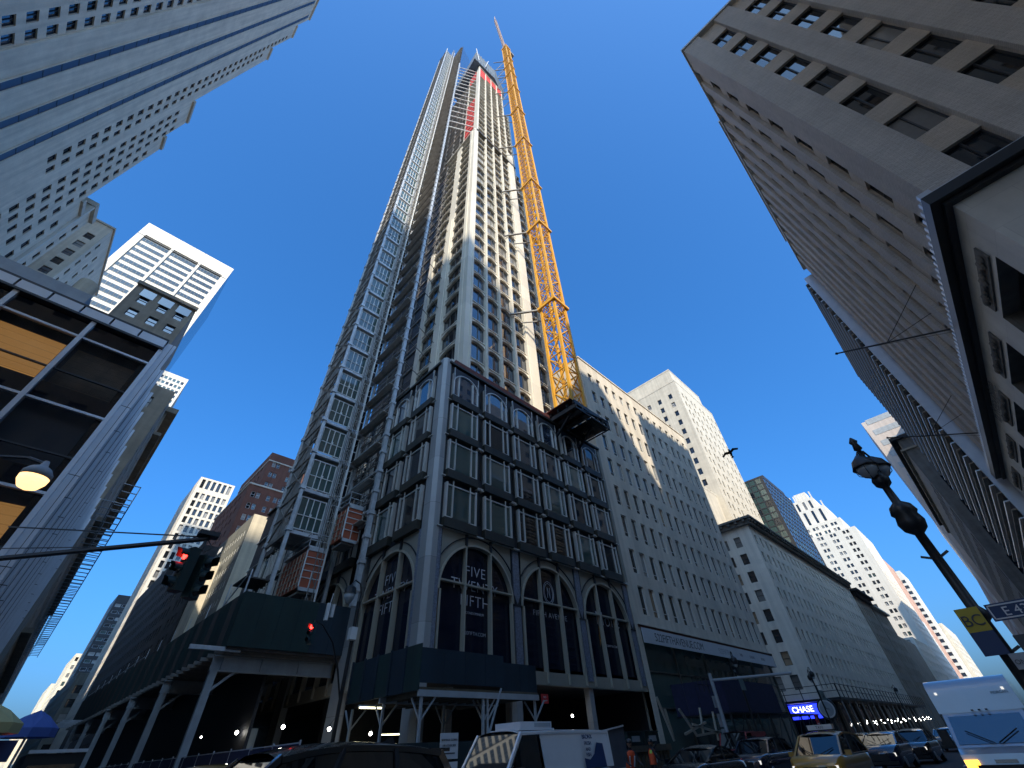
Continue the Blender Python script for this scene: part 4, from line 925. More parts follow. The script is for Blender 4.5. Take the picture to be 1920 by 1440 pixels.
mast = MB()   # rack mast in front of the landings
for dx in (0, .45):
    for dy in (0, .45): mast.box(2.55+dx, 2.62+dx, -1.0+dy, -.93+dy, 10, TOP+5, 'scaffold_dark')
for i in range(150): mast.bar((2.58, -.97, 10+i*1.5), (3.03, -.97, 10.75+i*1.5), .05, 'scaffold_dark'); mast.bar((3.03, -.97, 10.75+i*1.5), (2.58, -.97, 11.5+i*1.5), .05, 'scaffold_dark')
mast.box(3.2, 3.32, -1.1, -.98, 10, TOP, 'frame_white')
mast.build('rack_mast', H)
for j in range(16):     # long white ties back to the shaft above the setback
    z = Z1+2+j*4.6; tb = MB(); tb.bar((4.4, -5.6, z), (10.2, -9.0, z), .2, 'frame_white'); tb.build('tie_beam', H)
# cabs
def hoist_cab(label, x, y, z, w_=1.65, d_=5.0, h_=3.4):
    c = thing('hoist_cab', label, 'hoist cab', (x, y, z), group='orange hoist cabs')
    b = MB(); b.box(.06, w_-.06, .06, d_, .25, h_-.3, 'cab_orange'); b.build('body', c)
    b = MB()
    for px_ in (0, w_-.09): b.box(px_, px_+.09, 0, .1, 0, h_, 'frame_white')
    b.box(0, w_, 0, .12, 0, .26, 'galvanised'); b.box(0, w_, 0, .12, h_-.3, h_, 'galvanised')
    for k, zz in enumerate((.95, 1.5, 2.0, 2.55)): b.box(.09, w_-.09, 0, .07, zz, zz+.05, 'frame_white')
    b.box(w_/2-.025, w_/2+.025, 0, .07, .26, 1.5, 'frame_white'); b.build('gate_frame', c)
    b = MB()
    for k in range(7): b.box(0, .06, .5+k*.72, .56+k*.72, .3, h_-.35, 'arch_rim')
    for zz in (.6, 1.2, 1.8, 2.4): b.box(0, .06, .1, d_, zz, zz+.05, 'arch_rim')
    b.build('side_lattice', c)
    b = MB(); b.box(.2, w_-.2, .2, d_, -.15, 0, 'scaffold_dark'); b.build('underframe', c)
    b = MB(); b.box(-.05, w_+.05, 0, d_, h_, h_+.08, 'galvanised')
    for px_ in (0, w_): 
        for py_ in (0, d_): b.bar((px_, py_, h_), (px_, py_, h_+1.1), .05, 'galvanised')
    for a_, b_ in (((0,0),(w_,0)),((0,0),(0,d_)),((w_,0),(w_,d_))):
        for zz in (.55, 1.1): b.bar((*a_, h_+zz), (*b_, h_+zz), .05, 'galvanised')
    b.build('roof_railing', c); return c
hoist_cab('orange hoist cab standing low just above the green shed', 12.1, 36, 11.75)
hoist_cab('orange hoist cab hanging higher, beside the podium wall', 13.4, 33, 15.0, 1.5, 1.9, 3.2)
# ================================================================ tower crane
C = thing('tower_crane', 'yellow lattice tower crane rising beside the pale skyscraper from a ledge on its podium', 'crane', (31.4, 20.3, 31.4))
KH = 227.0; w_ = 2.5
for x in (0, w_):
    for y in (0, w_):
        m = MB(); m.box(x-.17, x+.17, y-.17, y+.17, 0, KH, 'crane_yellow'); m.build('mast_leg', C)
br = MB(); n = 76; st = KH/n
for i in range(n):
    z0, z1 = i*st, (i+1)*st
    for (a, b) in (((0,0),(w_,0)), ((0,0),(0,w_)), ((w_,0),(w_,w_)), ((0,w_),(w_,w_))):
        br.bar((*a, z0), (*b, z0), .14, 'crane_yellow')
        if i % 2: a, b = b, a
        br.bar((*a, z0), (*b, z1), .14, 'crane_yellow'); br.bar((*b, z0), (*a, z1), .09, 'crane_yellow')
br.build('lattice', C, kind='stuff')
for zc in (51.2, 75.2, 95, 122.5, 151, 178.5, 201.5, 216, 231.5):
    z = zc-31.4; m = MB()
    for a, b, c_, d in ((-.5, w_+.5, -.5, -.2), (-.5, w_+.5, w_+.2, w_+.5), (-.5, -.2, -.2, w_+.2), (w_+.2, w_+.5, -.2, w_+.2)): m.box(a, b, c_, d, z-.25, z+.25, 'crane_yellow')
    m.build('collar', C)
    m = MB(); m.bar((-.3, w_+.3, z-.1), (-3.2, 6.1, z-.5), .26, 'scaffold_dark'); m.bar((w_, w_+.3, z-.1), (-.8, 6.1, z-.5), .16, 'scaffold_dark')
    if zc > 170: m.bar((0, w_+.3, z), (-2.5, 6.2, z-14), .18, 'scaffold_dark'); m.bar((w_, w_+.3, z), (0, 6.2, z-9), .18, 'scaffold_dark')
    m.build('wall_tie', C)
m = MB(); m.box(-.4, w_+.4, -.4, w_+.4, KH, KH+1.4, 'crane_yellow'); m.box(.4, w_+3.0, .3, w_-.3, KH+1.4, KH+3.4, 'scaffold_dark'); m.box(w_+1, w_+3.4, .2, w_-.2, KH+1.0, KH+4.2, 'scaffold_dark')
m.bar((w_, 1.2, KH+1.4), (w_+2.4, 1.2, KH+9), .3, 'crane_pale'); m.bar((.5, 1.2, KH+1.4), (w_+2.4, 1.2, KH+9), .2, 'crane_pale'); m.build('slewing_unit', C)
jb = MB(); A0 = Vector((.6, 1.0, KH+1.6)); A1 = Vector((24.3-31.4, 19.6-20.3, 309.4-31.4))
d = (A1-A0); Lj = d.length; dn = d.normalized(); e1 = dn.cross(Vector((0, 1, 0))).normalized(); e2 = dn.cross(e1)
chord = [(e1*.75, 0), (-e1*.75, 0), (e2*-1.1, 0)]
for c_, _ in chord: jb.bar(A0+c_, A0+d*.9+c_*.9, .16, 'crane_pale'); jb.bar(A0+d*.9+c_*.9, A1, .13, 'crane_pale')
N_ = 26
for i in range(N_):
    p0 = A0+d*(i/N_*.9); p1 = A0+d*((i+.5)/N_*.9); p2 = A0+d*((i+1)/N_*.9)
    for a_ in range(3):
        b_ = (a_+1) % 3; jb.bar(p0+chord[a_][0], p1+chord[b_][0], .08, 'crane_pale'); jb.bar(p1+chord[b_][0], p2+chord[a_][0], .08, 'crane_pale')
jb.build('jib', C)
# steel landing under the mast
P = thing('crane_platform', 'rusty black steel platform jutting from the podium roof under the yellow crane', 'platform', (31.4, 20.3, 29.2))
m = MB()
for y in (-.6, .4, 1.7, 2.9): m.box(-.6, 5.9, y, y+.28, 1.5, 2.0, 'black_metal')
for x in (-.5, .8, 2.2, 3.6, 4.6, 5.6): m.box(x, x+.24, -.6, 3.6, 1.0, 1.5, 'deck_dark')
m.box(-.9, 3.4, -.3, 6, 2.1, 2.2, 'red_edge'); m.build('beam_grid', P)
m = MB()
for k in range(12): m.box(2.6+k*.27, 2.7+k*.27, -.6, 3.4, .85, 1.0, 'black_metal')
for a_, b_ in (((-.6, -.65), (5.9, -.65)), ((5.9, -.65), (5.9, 3.6))):
    m.bar((*a_, .8), (*b_, .8), .12, 'black_metal'); m.bar((*a_, .8), (*b_, 1.9), .1, 'black_metal')
m.build('grating', P)
for x in (0, 4):
    m = MB(); m.bar((x, 3.2, -1.2), (x, .5, 1.0), .2, 'black_metal'); m.build('bracket', P)
# ================================================================ black glass corner building (left edge)
G = thing('glass_corner_building', 'black glass corner pavilion with silver mullions and orange lit blinds at the left edge', 'building', (-2.6, 23.5, 0))
mat('blind_lit', (.42, .22, .075), .8, emit=(1, .5, .14), estr=.12, panels=(40, .34, .03, .55), var=.15, nscale=1)  # room light on the blinds put into their orange colour and glow
mat('blind_brown', (.13, .09, .055), .8, var=.35, nscale=1.6, panels=(40, .34, .02, .3))
mat('clear_glass', (.02, .022, .026), .03, ior=1.5, alpha=.25)
mb = MB(); mb.box(-38, -.35, .5, 40, 0, 18.4, 'backing'); mb.build('core', G)
mb = MB()
for i in range(14):
    x = -i*2.82
    mb.box(x-.09, x+.09, -.16, .2, 0, 18.55, 'silver')
mb.build('mullion', G)
mb = MB()
for z in (2.7, 6.4, 10.12, 13.82, 17.46): mb.box(-38, .0, -.07, .1, z-.05, z+.06, 'silver')
for z in (4.3, 8.0, 11.75, 15.47): mb.box(-38, 0, -.02, .1, z-.03, z+.03, 'frame_dark')
mb.build('transom', G)
for fl_, zb in enumerate((14.78, 11.1, 7.4, 3.7)):
    for i in range(13):
        x1 = -.1-i*2.82; x0 = x1-2.62
        m = MB(); m.face([(x0,.02,zb),(x1,.02,zb),(x1,.02,zb+2.62),(x0,.02,zb+2.62)], 'clear_glass'); m.build('pane', G)
        b = 'blind_lit' if (fl_ == 0 and i in (1, 2)) or (fl_ == 2 and i in (0, 1, 3)) else ('blind_brown' if (fl_ == 0) else 'backing')
        m = MB(); m.box(x0+.12, x1-.12, .3, .34, zb+.05, zb+2.2, b)
        m.build('blind', G)
        m = MB(); m.face([(x0,-.0,zb+2.72),(x1,-.0,zb+2.72),(x1,-.0,zb+3.62),(x0,-.0,zb+3.62)], 'glass_dark'); m.build('spandrel', G)
for i in range(30):
    x1 = .0-i*1.18; m = MB(); m.box(x1-1.1, x1, -.2, .1, 18.62, 19.12, 'silver'); m.build('fascia_panel', G)
mb = MB(); mb.box(-38, .05, -.24, .3, 18.5, 18.62, 'frame_dark'); mb.box(-38, .05, -.2, .4, 19.12, 19.25, 'frame_dark')
mb.box(-38, -4.0, 1.2, 26, 18.4, 21.0, 'steel_grey'); mb.build('roof_edge', G)
fin = MB(); fin.box(0, .55, -.06, .06, 0, 19.2, 'silver'); fin.box(.12, .14, -.068, -.06, 0, 19.2, 'frame_dark'); fin.box(.40, .42, -.068, -.06, 0, 19.2, 'frame_dark')
for z in (3.7, 7.4, 11.1, 14.8): fin.box(-.002, .554, -.063, .063, z, z+.03, 'frame_dark')
fm = fin.mesh('fin')
for i in range(12): inst('fin', fm, G, (-.1, .12+i*2.6, 0))
mb = MB(); mb.box(-.34, -.12, .1, 29.5, 0, 19.1, 'glass_dark'); mb.build('side_wall', G)
# ================================================================ office banner
B = thing('banner', 'long white 522 web address banner hanging above the office block shopfront', 'banner', (40.2, 23.1, 8.72))
mat('banner_white', (.50, .51, .52), .8, var=.05, nscale=.8)
mat('ink', (.06, .065, .07), .7); mat('ink_grey', (.14, .145, .16), .7)
mb = MB(); mb.box(0, 33.8, 0, .05, 0, 1.25, 'banner_white'); mb.build('cloth', B)
text_obj('522FIFTHAVENUE.COM', 1.0, 'ink', text_mtx('E', 7.3, -.006, .28), B, thin=0)
text_obj('522FIFTH', .8, 'ink_grey', text_mtx('E', 17.8, -.006, .3), B, thin=.02)
for x, t_ in ((22.6, 'RXR'), (26, 'LEASING'), (29.6, 'RETAIL')): text_obj(t_, .42, 'ink_grey', text_mtx('E', x, -.006, .45), B)
# ================================================================ sidewalk sheds
D = thing('sidewalk_shed', 'huge dark green plywood sidewalk shed on grey steel columns under the hoist', 'sidewalk shed', (8, 33, 0))
for i in range(6):
    m = MB(); m.box(i*1.25, i*1.25+1.24, 0, .06, 7.25, 10.35-.02*(i % 2), ('shed_green', 'shed_blue')[i > 3]); m.build('panel', D)
for i in range(56):
    m = MB(); m.box(-.06, .0, .02+i*1.25, 1.24+i*1.25, 7.25, 10.35, ('shed_green', 'deck_dark')[i % 3 == 1]); m.build('panel', D)
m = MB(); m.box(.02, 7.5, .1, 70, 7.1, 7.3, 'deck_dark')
m.build('deck', D)
for i in range(48):
    m = MB(); m.box(-.4, 7.5, .6+i*1.45, .75+i*1.45, 6.9, 7.1, 'scaffold_dark'); m.build('joist', D)
for k, y in enumerate((1.1, 13, 25, 37, 49, 61)):
    m = MB(); m.box(-.2, .2, y-.16, y+.16, 0, 6.1, 'steel_grey'); m.build('column', D)
    m = MB(); m.box(-.25, 7.4, y-.02, y+.02, 6.1, 6.9, 'steel_grey'); m.box(-.25, 7.4, y-.18, y+.18, 6.84, 6.9, 'steel_grey'); m.box(-.25, 7.4, y-.18, y+.18, 6.08, 6.14, 'steel_grey')
    for x in (.3, 2.6, 5): m.box(x, x+.03, y-.17, y+.17, 6.14, 6.84, 'steel_grey')
    m.build('girder', D)
    m = MB(); m.bar((.1, y, 5.1), (1.2, y, 6.1), .14, 'steel_grey'); m.build('brace', D)
m = MB(); m.box(-1.9, .9, .2, .45, 7.0, 7.22, 'galvanised'); m.build('outrigger', D)
for i in range(6):
    m = MB(); m.box(-2.2, .5, 55+i*2.2, 55.2+i*2.2, 7.0, 7.2, 'galvanised'); m.build('outrigger', D)
m = MB(); m.bar((-.02, 66, 10.7), (-.02, 30, 10.7), .05, 'galvanised')
for i in range(12): m.bar((-.02, 4+i*5, 10.3), (-.02, 4+i*5, 11.3), .05, 'galvanised')
m.build('railing', D)
m = MB(); m.box(3.3, 3.5, 2, 68, 0, 6.9, 'backing'); m.build('darkening_sheet', D)  # near-black sheet added to stand for the darkness under the shed
m = MB(); m.box(-.05, 1.6, 1.5, 4.2, 11.6, 11.7, 'deck_dark'); m.bar((0, 4.9, 10.3), (0, 4.9, 11.9), .09, 'galvanised'); m.bar((0, .6, 10.3), (0, .6, 11.9), .09, 'galvanised'); m.bar((0, 4.9, 10.4), (0, .6, 11.9), .06, 'galvanised'); m.build('catch_platform', D)
D2 = thing('sidewalk_shed', 'smaller dark blue plywood sidewalk shed wrapped round the street corner on thin steel posts', 'sidewalk shed', (11.8, 17.5, 0))
for i in range(6):
    hi = 5.2 if i < 4 else 4.95
    m = MB(); m.box(i*1.2, i*1.2+1.19, (.0 if i < 4 else .1), .06+(.0 if i < 4 else .1), 3.95-(.0 if i < 4 else .2), hi, 'shed_blue'); m.build('panel', D2)
for i in range(5):
    m = MB(); m.box(-.06, 0, .02+i*1.2, 1.2+i*1.2, 3.7, 5.35, ('shed_green', 'shed_blue')[i % 2]); m.build('panel', D2)
    m = MB(); m.box(-.14, -.06, 1.1+i*1.2, 1.2+i*1.2, 3.7, 5.4, 'shed_blue'); m.build('stiffener', D2)
m = MB(); m.box(0, 7.2, .08, 6, 3.72, 3.82, 'shed_wood'); m.box(-.02, 7.2, .0, .1, 3.5, 3.72, 'steel_grey'); m.box(-.02, 7.2, 3, 3.1, 3.5, 3.72, 'steel_grey'); m.build('deck', D2)
for i in range(12):
    m = MB(); m.box(.3+i*.58, .42+i*.58, .1, 5.9, 3.55, 3.72, 'shed_wood'); m.build('joist', D2)
for x, y in ((.2, .1), (3.55, .1), (6.95, .1), (.2, 3), (3.55, 3), (.2, 5.8), (3.8, .1)):
    m = MB(); m.bar((x, y, 0), (x, y, 3.5), .1, 'steel_grey'); m.build('post', D2)
    m = MB(); m.bar((x, y, 2.7), (x+.7, y, 3.5), .06, 'steel_grey'); m.bar((x, y, 2.7), (x, y+.7, 3.5), .06, 'steel_grey'); m.build('brace', D2)
m = MB(); m.bar((3.5, 0, 1.6), (4.6, 0, 3.9), .07, 'steel_grey'); m.bar((.2, 0, 1.6), (3.5, 0, 1.6), .05, 'steel_grey'); m.build('brace', D2)
def tube(label, x, y, z, L_=1.1):
    t = thing('tube_light', label, 'light', (x, y, z)); m = MB(); m.box(0, L_, -.05, .05, 0, .05, 'tube_light'); m.build('tube', t)
    m = MB(); m.box(-.05, L_+.05, -.08, .08, .05, .12, 'frame_white'); m.build('housing', t)
tube('long lit yellow tube light under the blue shed, nearest the corner post', 11.4, 21.5, 3.4, 1.2)
tube('upper lit tube light row deeper under the podium', 17, 27.0, 4.2, 1.6); tube('lower lit tube light row beyond the corner post', 19.5, 33, 2.9, 1.8)
LAB = ['white work bulb farthest left under the green shed', 'white work bulb second from the left under the shed', 'white work bulb third from the left under the shed', 'white work bulb beside the blue shed corner post', 'lone white work bulb under the third arch', 'tiny work bulb left of the first bright one']
for i, (x, y, z, r) in enumerate(((11, 36, 3.3, .10), (13, 34, 3.45, .11), (14.5, 30.7, 3.15, .10), (15.9, 28.2, 2.8, .09), (30, 24.45, 3.4, .09), (9.6, 38, 3.2, .05))):
    t = thing('work_bulb', LAB[i], 'lamp', (x, y, z), group='bare work bulbs under the building'); m = MB(); m.lathe([(.01, -r), (r*.7, -r*.7), (r, 0), (r*.7, r*.7), (.02, r)], 'bulb', 10); m.build('bulb', t, smooth=True)
    m = MB(); m.lathe([(.03, r), (.03, r+.12)], 'black_metal', 8); m.bar((0, 0, r+.1), (.3, 0, r+.5), .015, 'black_metal'); m.build('socket', t)
# fences
mat('fence_mesh', (.018, .018, .05), .9, var=.3, nscale=3); mat('fabric_grey', (.09, .10, .12), .9, var=.15, nscale=2)
mat('fence_green', (.01, .02, .022), .85, var=.2, nscale=2)
F = thing('site_fence', 'low dark purple mesh fence along the kerb below the green shed', 'fence', (8, 19, 0))
for i in range(18):
    m = MB(); m.box(-.02, .02, i*2.4+.04, i*2.4+2.36, .1, 2.2-.03*(i % 2), 'fence_mesh'); m.build('panel', F)
    m = MB(); m.bar((0, i*2.4, 0), (0, i*2.4, 2.3), .05, 'galvanised'); m.bar((0, i*2.4, 2.22), (0, i*2.4+2.4, 2.22), .035, 'galvanised'); m.build('post', F)
F = thing('hoarding', 'dark green plywood hoarding on the avenue kerb behind the white van', 'fence', (10.6, 16.7, 0))
for i in range(8):
    m = MB(); m.box(i*1.22, i*1.22+1.2, 0, .06, 0, 2.05, 'fence_green'); m.build('panel', F)
N_ = thing('notice_board', 'white sidewalk closed notice boards with grey lettering on the green hoarding', 'sign', (12.35, 16.6, 1.55)); m = MB(); m.box(0, .85, 0, .04, 0, .75, 'banner_white'); m.build('board', N_)
m = MB(); m.box(.45, .85, 0, .04, -.55, -.08, 'banner_white'); m.build('board', N_)
text_obj('SIDEWALK CLOSED', .085, 'ink', text_mtx('E', .42, -.008, .52), N_); text_obj('USE OTHER SIDE', .085, 'ink', text_mtx('E', .42, -.008, .36), N_)
m = MB(); m.box(.15, .7, -.01, 0, .14, .18, 'ink'); m.build('arrow', N_)
F = thing('fabric_fence', 'grey fabric covered fence panels standing behind the tail of the white van', 'fence', (17, 14.1, 0))
for i, (a, b, z1, z2) in enumerate(((0, 1.7, 2.12, 2.12), (1.75, 3.9, 2.1, 2.32))):
    m = MB(); m.face([(a,0,.1),(b,0,.1),(b,0,z2),(a,0,z1)], 'fabric_grey'); m.build('panel', F); m = MB(); m.bar((a,-.02,z1),(b,-.02,z2),.05,'frame_white'); m.bar((a,-.02,.9),(b,-.02,.9),.04,'frame_white'); m.bar((a,-.02,0),(a,-.02,z1),.05,'galvanised'); m.build('rail', F)
t = thing('wood_crate', 'brown timber site enclosure of upright boards behind the two workers', 'crate', (24, 15.2, 0)); 
m = MB(); m.box(-1.2, 2.6, -.12, .0, 1.35, 1.6, 'shed_wood'); m.box(-1.2, 2.6, .06, .2, 0, 1.3, 'deck_dark'); m.build('frame', t)
for i in range(10):
    m = MB(); m.box(-1.1+i*.36, -.84+i*.36, -.06, .05, .05, 1.35, 'shed_wood'); m.build('board', t)
for i, (x, y) in enumerate(((24, 16), (26, 16.2))):
    t = thing('green_bin', ('dark green tool box with a pale label behind the workers, left one', 'dark green tool box with a pale label behind the workers, right one')[i], 'bin', (x, y, 1.62)); m = MB(); m.box(0, 1.4, 0, .8, 0, .5, 'shed_green'); m.build('body', t); m = MB(); m.box(-.03, 1.43, -.03, .83, .5, .56, 'shed_green'); m.build('lid', t); m = MB(); m.box(.35, 1.1, -.01, .0, .12, .36, 'steel_grey'); m.build('label_plate', t)
# small black shed in front of the office block
D3 = thing('sidewalk_shed', 'black boxy sidewalk shed with a railing in front of the office block shopfront', 'sidewalk shed', (41.5, 18.5, 0))
for i in range(10):
    m = MB(); m.box(i*1.22+2, i*1.22+3.2, 0, .06, 3.3, 5.6, 'fence_mesh'); m.build('panel', D3)
for i in range(4):
    m = MB(); m.box(1.96, 2.0, .06+i*1.2, 1.22+i*1.2, 3.3, 5.6, 'fence_mesh'); m.build('panel', D3)
m = MB(); m.box(2, 26, .1, 5, 3.2, 3.3, 'black_metal'); m.build('deck', D3)
for i in range(9):
    m = MB(); m.bar((2.1+i*2.9, .1, 0), (2.1+i*2.9, .1, 3.2), .12, 'black_metal'); m.bar((2.1+i*2.9, .1, .4), (4.6+i*2.9, .1, 3.1), .05, 'black_metal'); m.build('post', D3)
m = MB()
for i in range(5): m.bar((-1.2+i*.8, .6, 4.6), (-1.2+i*.8, .6, 5.7), .05, 'black_metal')
m.bar((-1.2, .6, 5.7), (2, .6, 5.7), .05, 'black_metal'); m.bar((-1.2, .6, 5.1), (2, .6, 5.1), .05, 'black_metal'); m.build('railing', D3)
t = thing('timber_frame', 'pale timber trestle frames stacked by the black shed', 'frame', (33, 17.5, 0)); m = MB()
for a, b in (((0, 0, 2.0), (3.4, 0, 2.6)), ((0, 0, 3.3), (1.6, 0, 1.9)), ((1.6, 0, 1.9), (5.6, 0, 2.1)), ((2.6, 0, 2.0), (3.1, 0, 3.4)), ((1.4, 0, 2.5), (5, 0, 2.0)), ((4.6, 0, 1.6), (5, 0, 3.2)), ((-1.6, 0, 1.7), (-2.6, 0, 3.9)), ((-1.6, 0, 1.7), (-1.9, 0, 3.3))): m.bar(a, b, .12, 'arch_rim')
m.build('beam', t)
# ================================================================ signals, lamps, signs
mat('lens_red', (.5, .01, .01), .4, emit=(1, .02, .015), estr=7); mat('lens_off', (.01, .01, .012), .3)
mat('lamp_globe', (.30, .32, .33), .25, ior=1.5); mat('lamp_lit', (1, .85, .6), .4, emit=(1, .58, .22), estr=1.1)
mat('sign_blue', (.01, .03, .10), .5); mat('sign_white', (.6, .6, .6), .5); mat('sign_green', (.14, .2, .19), .6); mat('banner_yellow', (.42, .33, .04), .7)
mat('signal_green', (.012, .03, .026), .5)
def signal_head(parent, x, y, z, ang, lit=True, sc=1.0):
    hd = bpy.data.objects.new('signal_head', None)
    b = MB(); b.box(-.17, .17, -.12, .12, -1.08, 0, 'signal_green')
    for k in range(3): b.box(-.15, .15, -.14, -.12, -.34-k*.36, -.02-k*.36, 'signal_green')
    o = b.build('signal_head', parent, (x, y, z), ang); o.scale = (sc, sc, sc)
    for k in range(3):
        zc = -.18-k*.36; v = MB(); n = 14
        for i in range(n):
            a0, a1 = math.pi*(-.12+1.24*i/n), math.pi*(-.12+1.24*(i+1)/n); r = .145
            v.face([(math.cos(a0)*r,-.14,zc+math.sin(a0)*r),(math.cos(a1)*r,-.14,zc+math.sin(a1)*r),(math.cos(a1)*r*.95,-.42+.1*abs(math.cos(a1)),zc+math.sin(a1)*r*.9),(math.cos(a0)*r*.95,-.42+.1*abs(math.cos(a0)),zc+math.sin(a0)*r*.9)], 'signal_green')
        v.build('visor', o)
        l = MB(); l.lathe([(.13, 0), (.12, .02), (.06, .045), (.01, .05)], 'lens_red' if (k == 0 and lit) else 'lens_off', 16); l.v = [(p[0], -.14-p[2], zc+p[1]) for p in l.v]; l.build('lens', o)
    return o
sg = thing('traffic_signal', 'black mast arm traffic signal showing red that reaches in from the left', 'traffic light', (-2.2, 17.5, 0))
m = MB(); m.bar((0, 0, 0), (0, 0, 6.4), .24, 'black_metal', n=10); m.lathe([(.3, 0), (.3, .5), (.16, .9)], 'black_metal', 12); m.build('pole', sg)
m = MB(); m.bar((0, 0, 6.0), (4.2, -3.3, 6.55), .13, 'black_metal', n=8); m.bar((0, 0, 6.9), (4.0, -3.1, 6.62), .03, 'black_metal', n=4); m.bar((0, 0, 6.3), (2.0, -1.6, 6.32), .02, 'black_metal', n=4); m.build('mast_arm', sg)
m = MB(); m.bar((4.15, -3.26, 6.5), (4.15, -3.3, 6.2), .08, 'black_metal', n=6); m.box(3.9, 4.4, -3.45, -3.1, 6.6, 6.72, 'black_metal'); m.path([(4.2, -3.3, 6.5), (4.38, -3.35, 6.3), (4.2, -3.3, 6.15)], .02, 'black_metal', 4); m.build('bracket', sg)
signal_head(sg, 3.98, -3.30, 6.2, math.radians(-75), True); signal_head(sg, 4.36, -3.2, 6.1, math.radians(38), False)
sg = thing('traffic_signal', 'distant mast arm traffic signal showing red against the blue green shed panels', 'traffic light', (12.1, 25, 0))
m = MB(); m.bar((0, 0, 0), (0, 0, 8.6), .2, 'black_metal', n=10); m.build('pole', sg)
m = MB(); m.path([(0, 0, 3.9), (-.6, -.3, 5.2), (-1.4, -.8, 6.3), (-2.4, -1.4, 6.9), (-3.0, -1.8, 6.95)], .09, 'black_metal'); m.build('mast_arm', sg)
m = MB(); m.path([(0, 0, 8.3), (.05, 0, 9.0), (-.2, -.2, 9.5), (-.7, -.5, 9.55), (-.95, -.65, 9.2)], .08, 'black_metal'); m.build('crook', sg)
m = MB(); m.lathe([(.08, 9.2), (.3, 9.05), (.34, 8.75)], 'black_metal', 14, (-.95, -.65, 0)); m.build('lamp_hood', sg)
m = MB(); m.lathe([(.3, 8.75), (.27, 8.5), (.12, 8.25), (.02, 8.2)], 'lamp_globe', 14, (-.95, -.65, 0)); m.build('lamp_globe', sg, smooth=True)
signal_head(sg, -3.0, -1.8, 6.8, math.radians(-62), True, .8)
m = MB(); m.box(-2.4, -2.25, -1.5, -1.35, 7.1, 7.9, 'frame_white'); m.box(-2.1, -1.95, -1.4, -1.25, 7.3, 7.9, 'frame_white'); m.bar((-2.25, -1.4, 7.9), (-2.2, -1.4, 8.4), .03, 'frame_white'); m.build('antenna', sg)
m = MB(); m.box(-.35, .0, -.5, -.1, 6.6, 7.2, 'frame_white'); m.build('camera_box', sg)
# lit bell lamp reaching in at left
t = thing('street_lamp', 'glowing amber bell lamp on a black curved arm in front of the black glass building', 'street lamp', (-2.6, 9.5, 0))
m = MB(); m.bar((0, 0, 0), (0, 0, 5.0), .12, 'black_metal', n=10); m.path([(0, 0, 4.6), (.25, -.25, 5.0), (.7, -.6, 5.18), (1.2, -.95, 5.17), (1.42, -1.1, 5.08)], .05, 'black_metal'); m.build('pole', t)
m = MB(); m.lathe([(.03, 5.12), (.05, 5.04), (.12, 5.0), (.17, 4.93), (.17, 4.86)], 'steel_grey', 18, (1.42, -1.1, 0)); m.build('lamp_hood', t, smooth=True)
m = MB(); m.lathe([(.165, 4.86), (.16, 4.80), (.11, 4.71), (.02, 4.67)], 'lamp_lit', 18, (1.42, -1.1, 0)); m.build('lamp_globe', t, smooth=True)
# ornate twin lantern post at right
t = thing('street_lamp', 'black ornate street lamp post with two bell lanterns leaning over the avenue at right', 'street lamp', (11.9, 0, 0))
m = MB(); m.lathe([(.3, 0), (.3, .3), (.2, .5), (.16, 1.2), (.11, 1.6), (.10, 3.0), (.16, 3.05), (.16, 3.15), (.09, 3.25), (.085, 4.6), (.2, 4.7), (.24, 4.85), (.2, 5.0), (.24, 5.06), (.2, 5.2), (.08, 5.3), (.07, 5.65), (.15, 5.72), (.17, 5.84), (.12, 5.96), (.05, 6.05), (.04, 6.62), (.09, 6.66), (.06, 6.8), (.09, 6.86), (.02, 6.98)], 'black_metal', 16); m.build('pole', t, smooth=True)
for (dx, dy, zz) in ((-.20, .10, 6.22), (.30, -.10, 6.30)):
    m = MB(); m.lathe([(.04, zz+.22), (.1, zz+.16), (.19, zz+.08), (.24, zz-.06), (.26, zz-.1)], 'black_metal', 16, (dx, dy, 0)); m.path([(0, 0, zz+.1), (dx*.5, dy*.5, zz+.34), (dx, dy, zz+.22)], .045, 'black_metal'); m.build('lamp_hood', t, smooth=True)
    m = MB(); m.lathe([(.2, zz-.1), (.2, zz-.18), (.13, zz-.3), (.03, zz-.36)], 'lamp_globe', 16, (dx, dy, 0)); m.build('lamp_globe', t, smooth=True)
    m = MB()
    for a in range(4): c_, s_ = math.cos(a*1.57)*.22, math.sin(a*1.57)*.22; m.path([(dx+c_, dy+s_, zz-.1), (dx+c_*.9, dy+s_*.9, zz-.24), (dx, dy, zz-.38)], .014, 'black_metal', 4)
    m.build('cage', t)
for zz in (4.1, 2.5): 
    m = MB(); m.bar((-.0, .0, zz), (0, .22, zz+.1), .04, 'black_metal'); m.bar((0, 0, zz), (0, -.22, zz+.1), .04, 'black_metal'); m.build('hook', t)
def plate(label, name, cat, x, y, z, w_, h_, m_, side_deg, texts, parent_bits=None, border=None):
    s_ = thing(name, label, cat, (x, y, z), math.radians(side_deg)); q_ = MB(); q_.box(-w_/2, w_/2, -.012, .012, 0, h_, m_); q_.build('board', s_)
    if border:
        q_ = MB(); e = .02
        for a in ((-w_/2+e, w_/2-e, h_-2*e, h_-e), (-w_/2+e, w_/2-e, e, 2*e), (-w_/2+e, -w_/2+2*e, e, h_-e), (w_/2-2*e, w_/2-e, e, h_-e)): q_.box(a[0], a[1], -.02, -.013, a[2], a[3], border)
        q_.build('border', s_)
    for tx, sz, cx_, cz_, mm_ in texts: text_obj(tx, sz, mm_, Matrix.Translation((cx_, -.018, cz_)) @ Matrix.Rotation(math.pi/2, 4, 'X'), s_)
    return s_
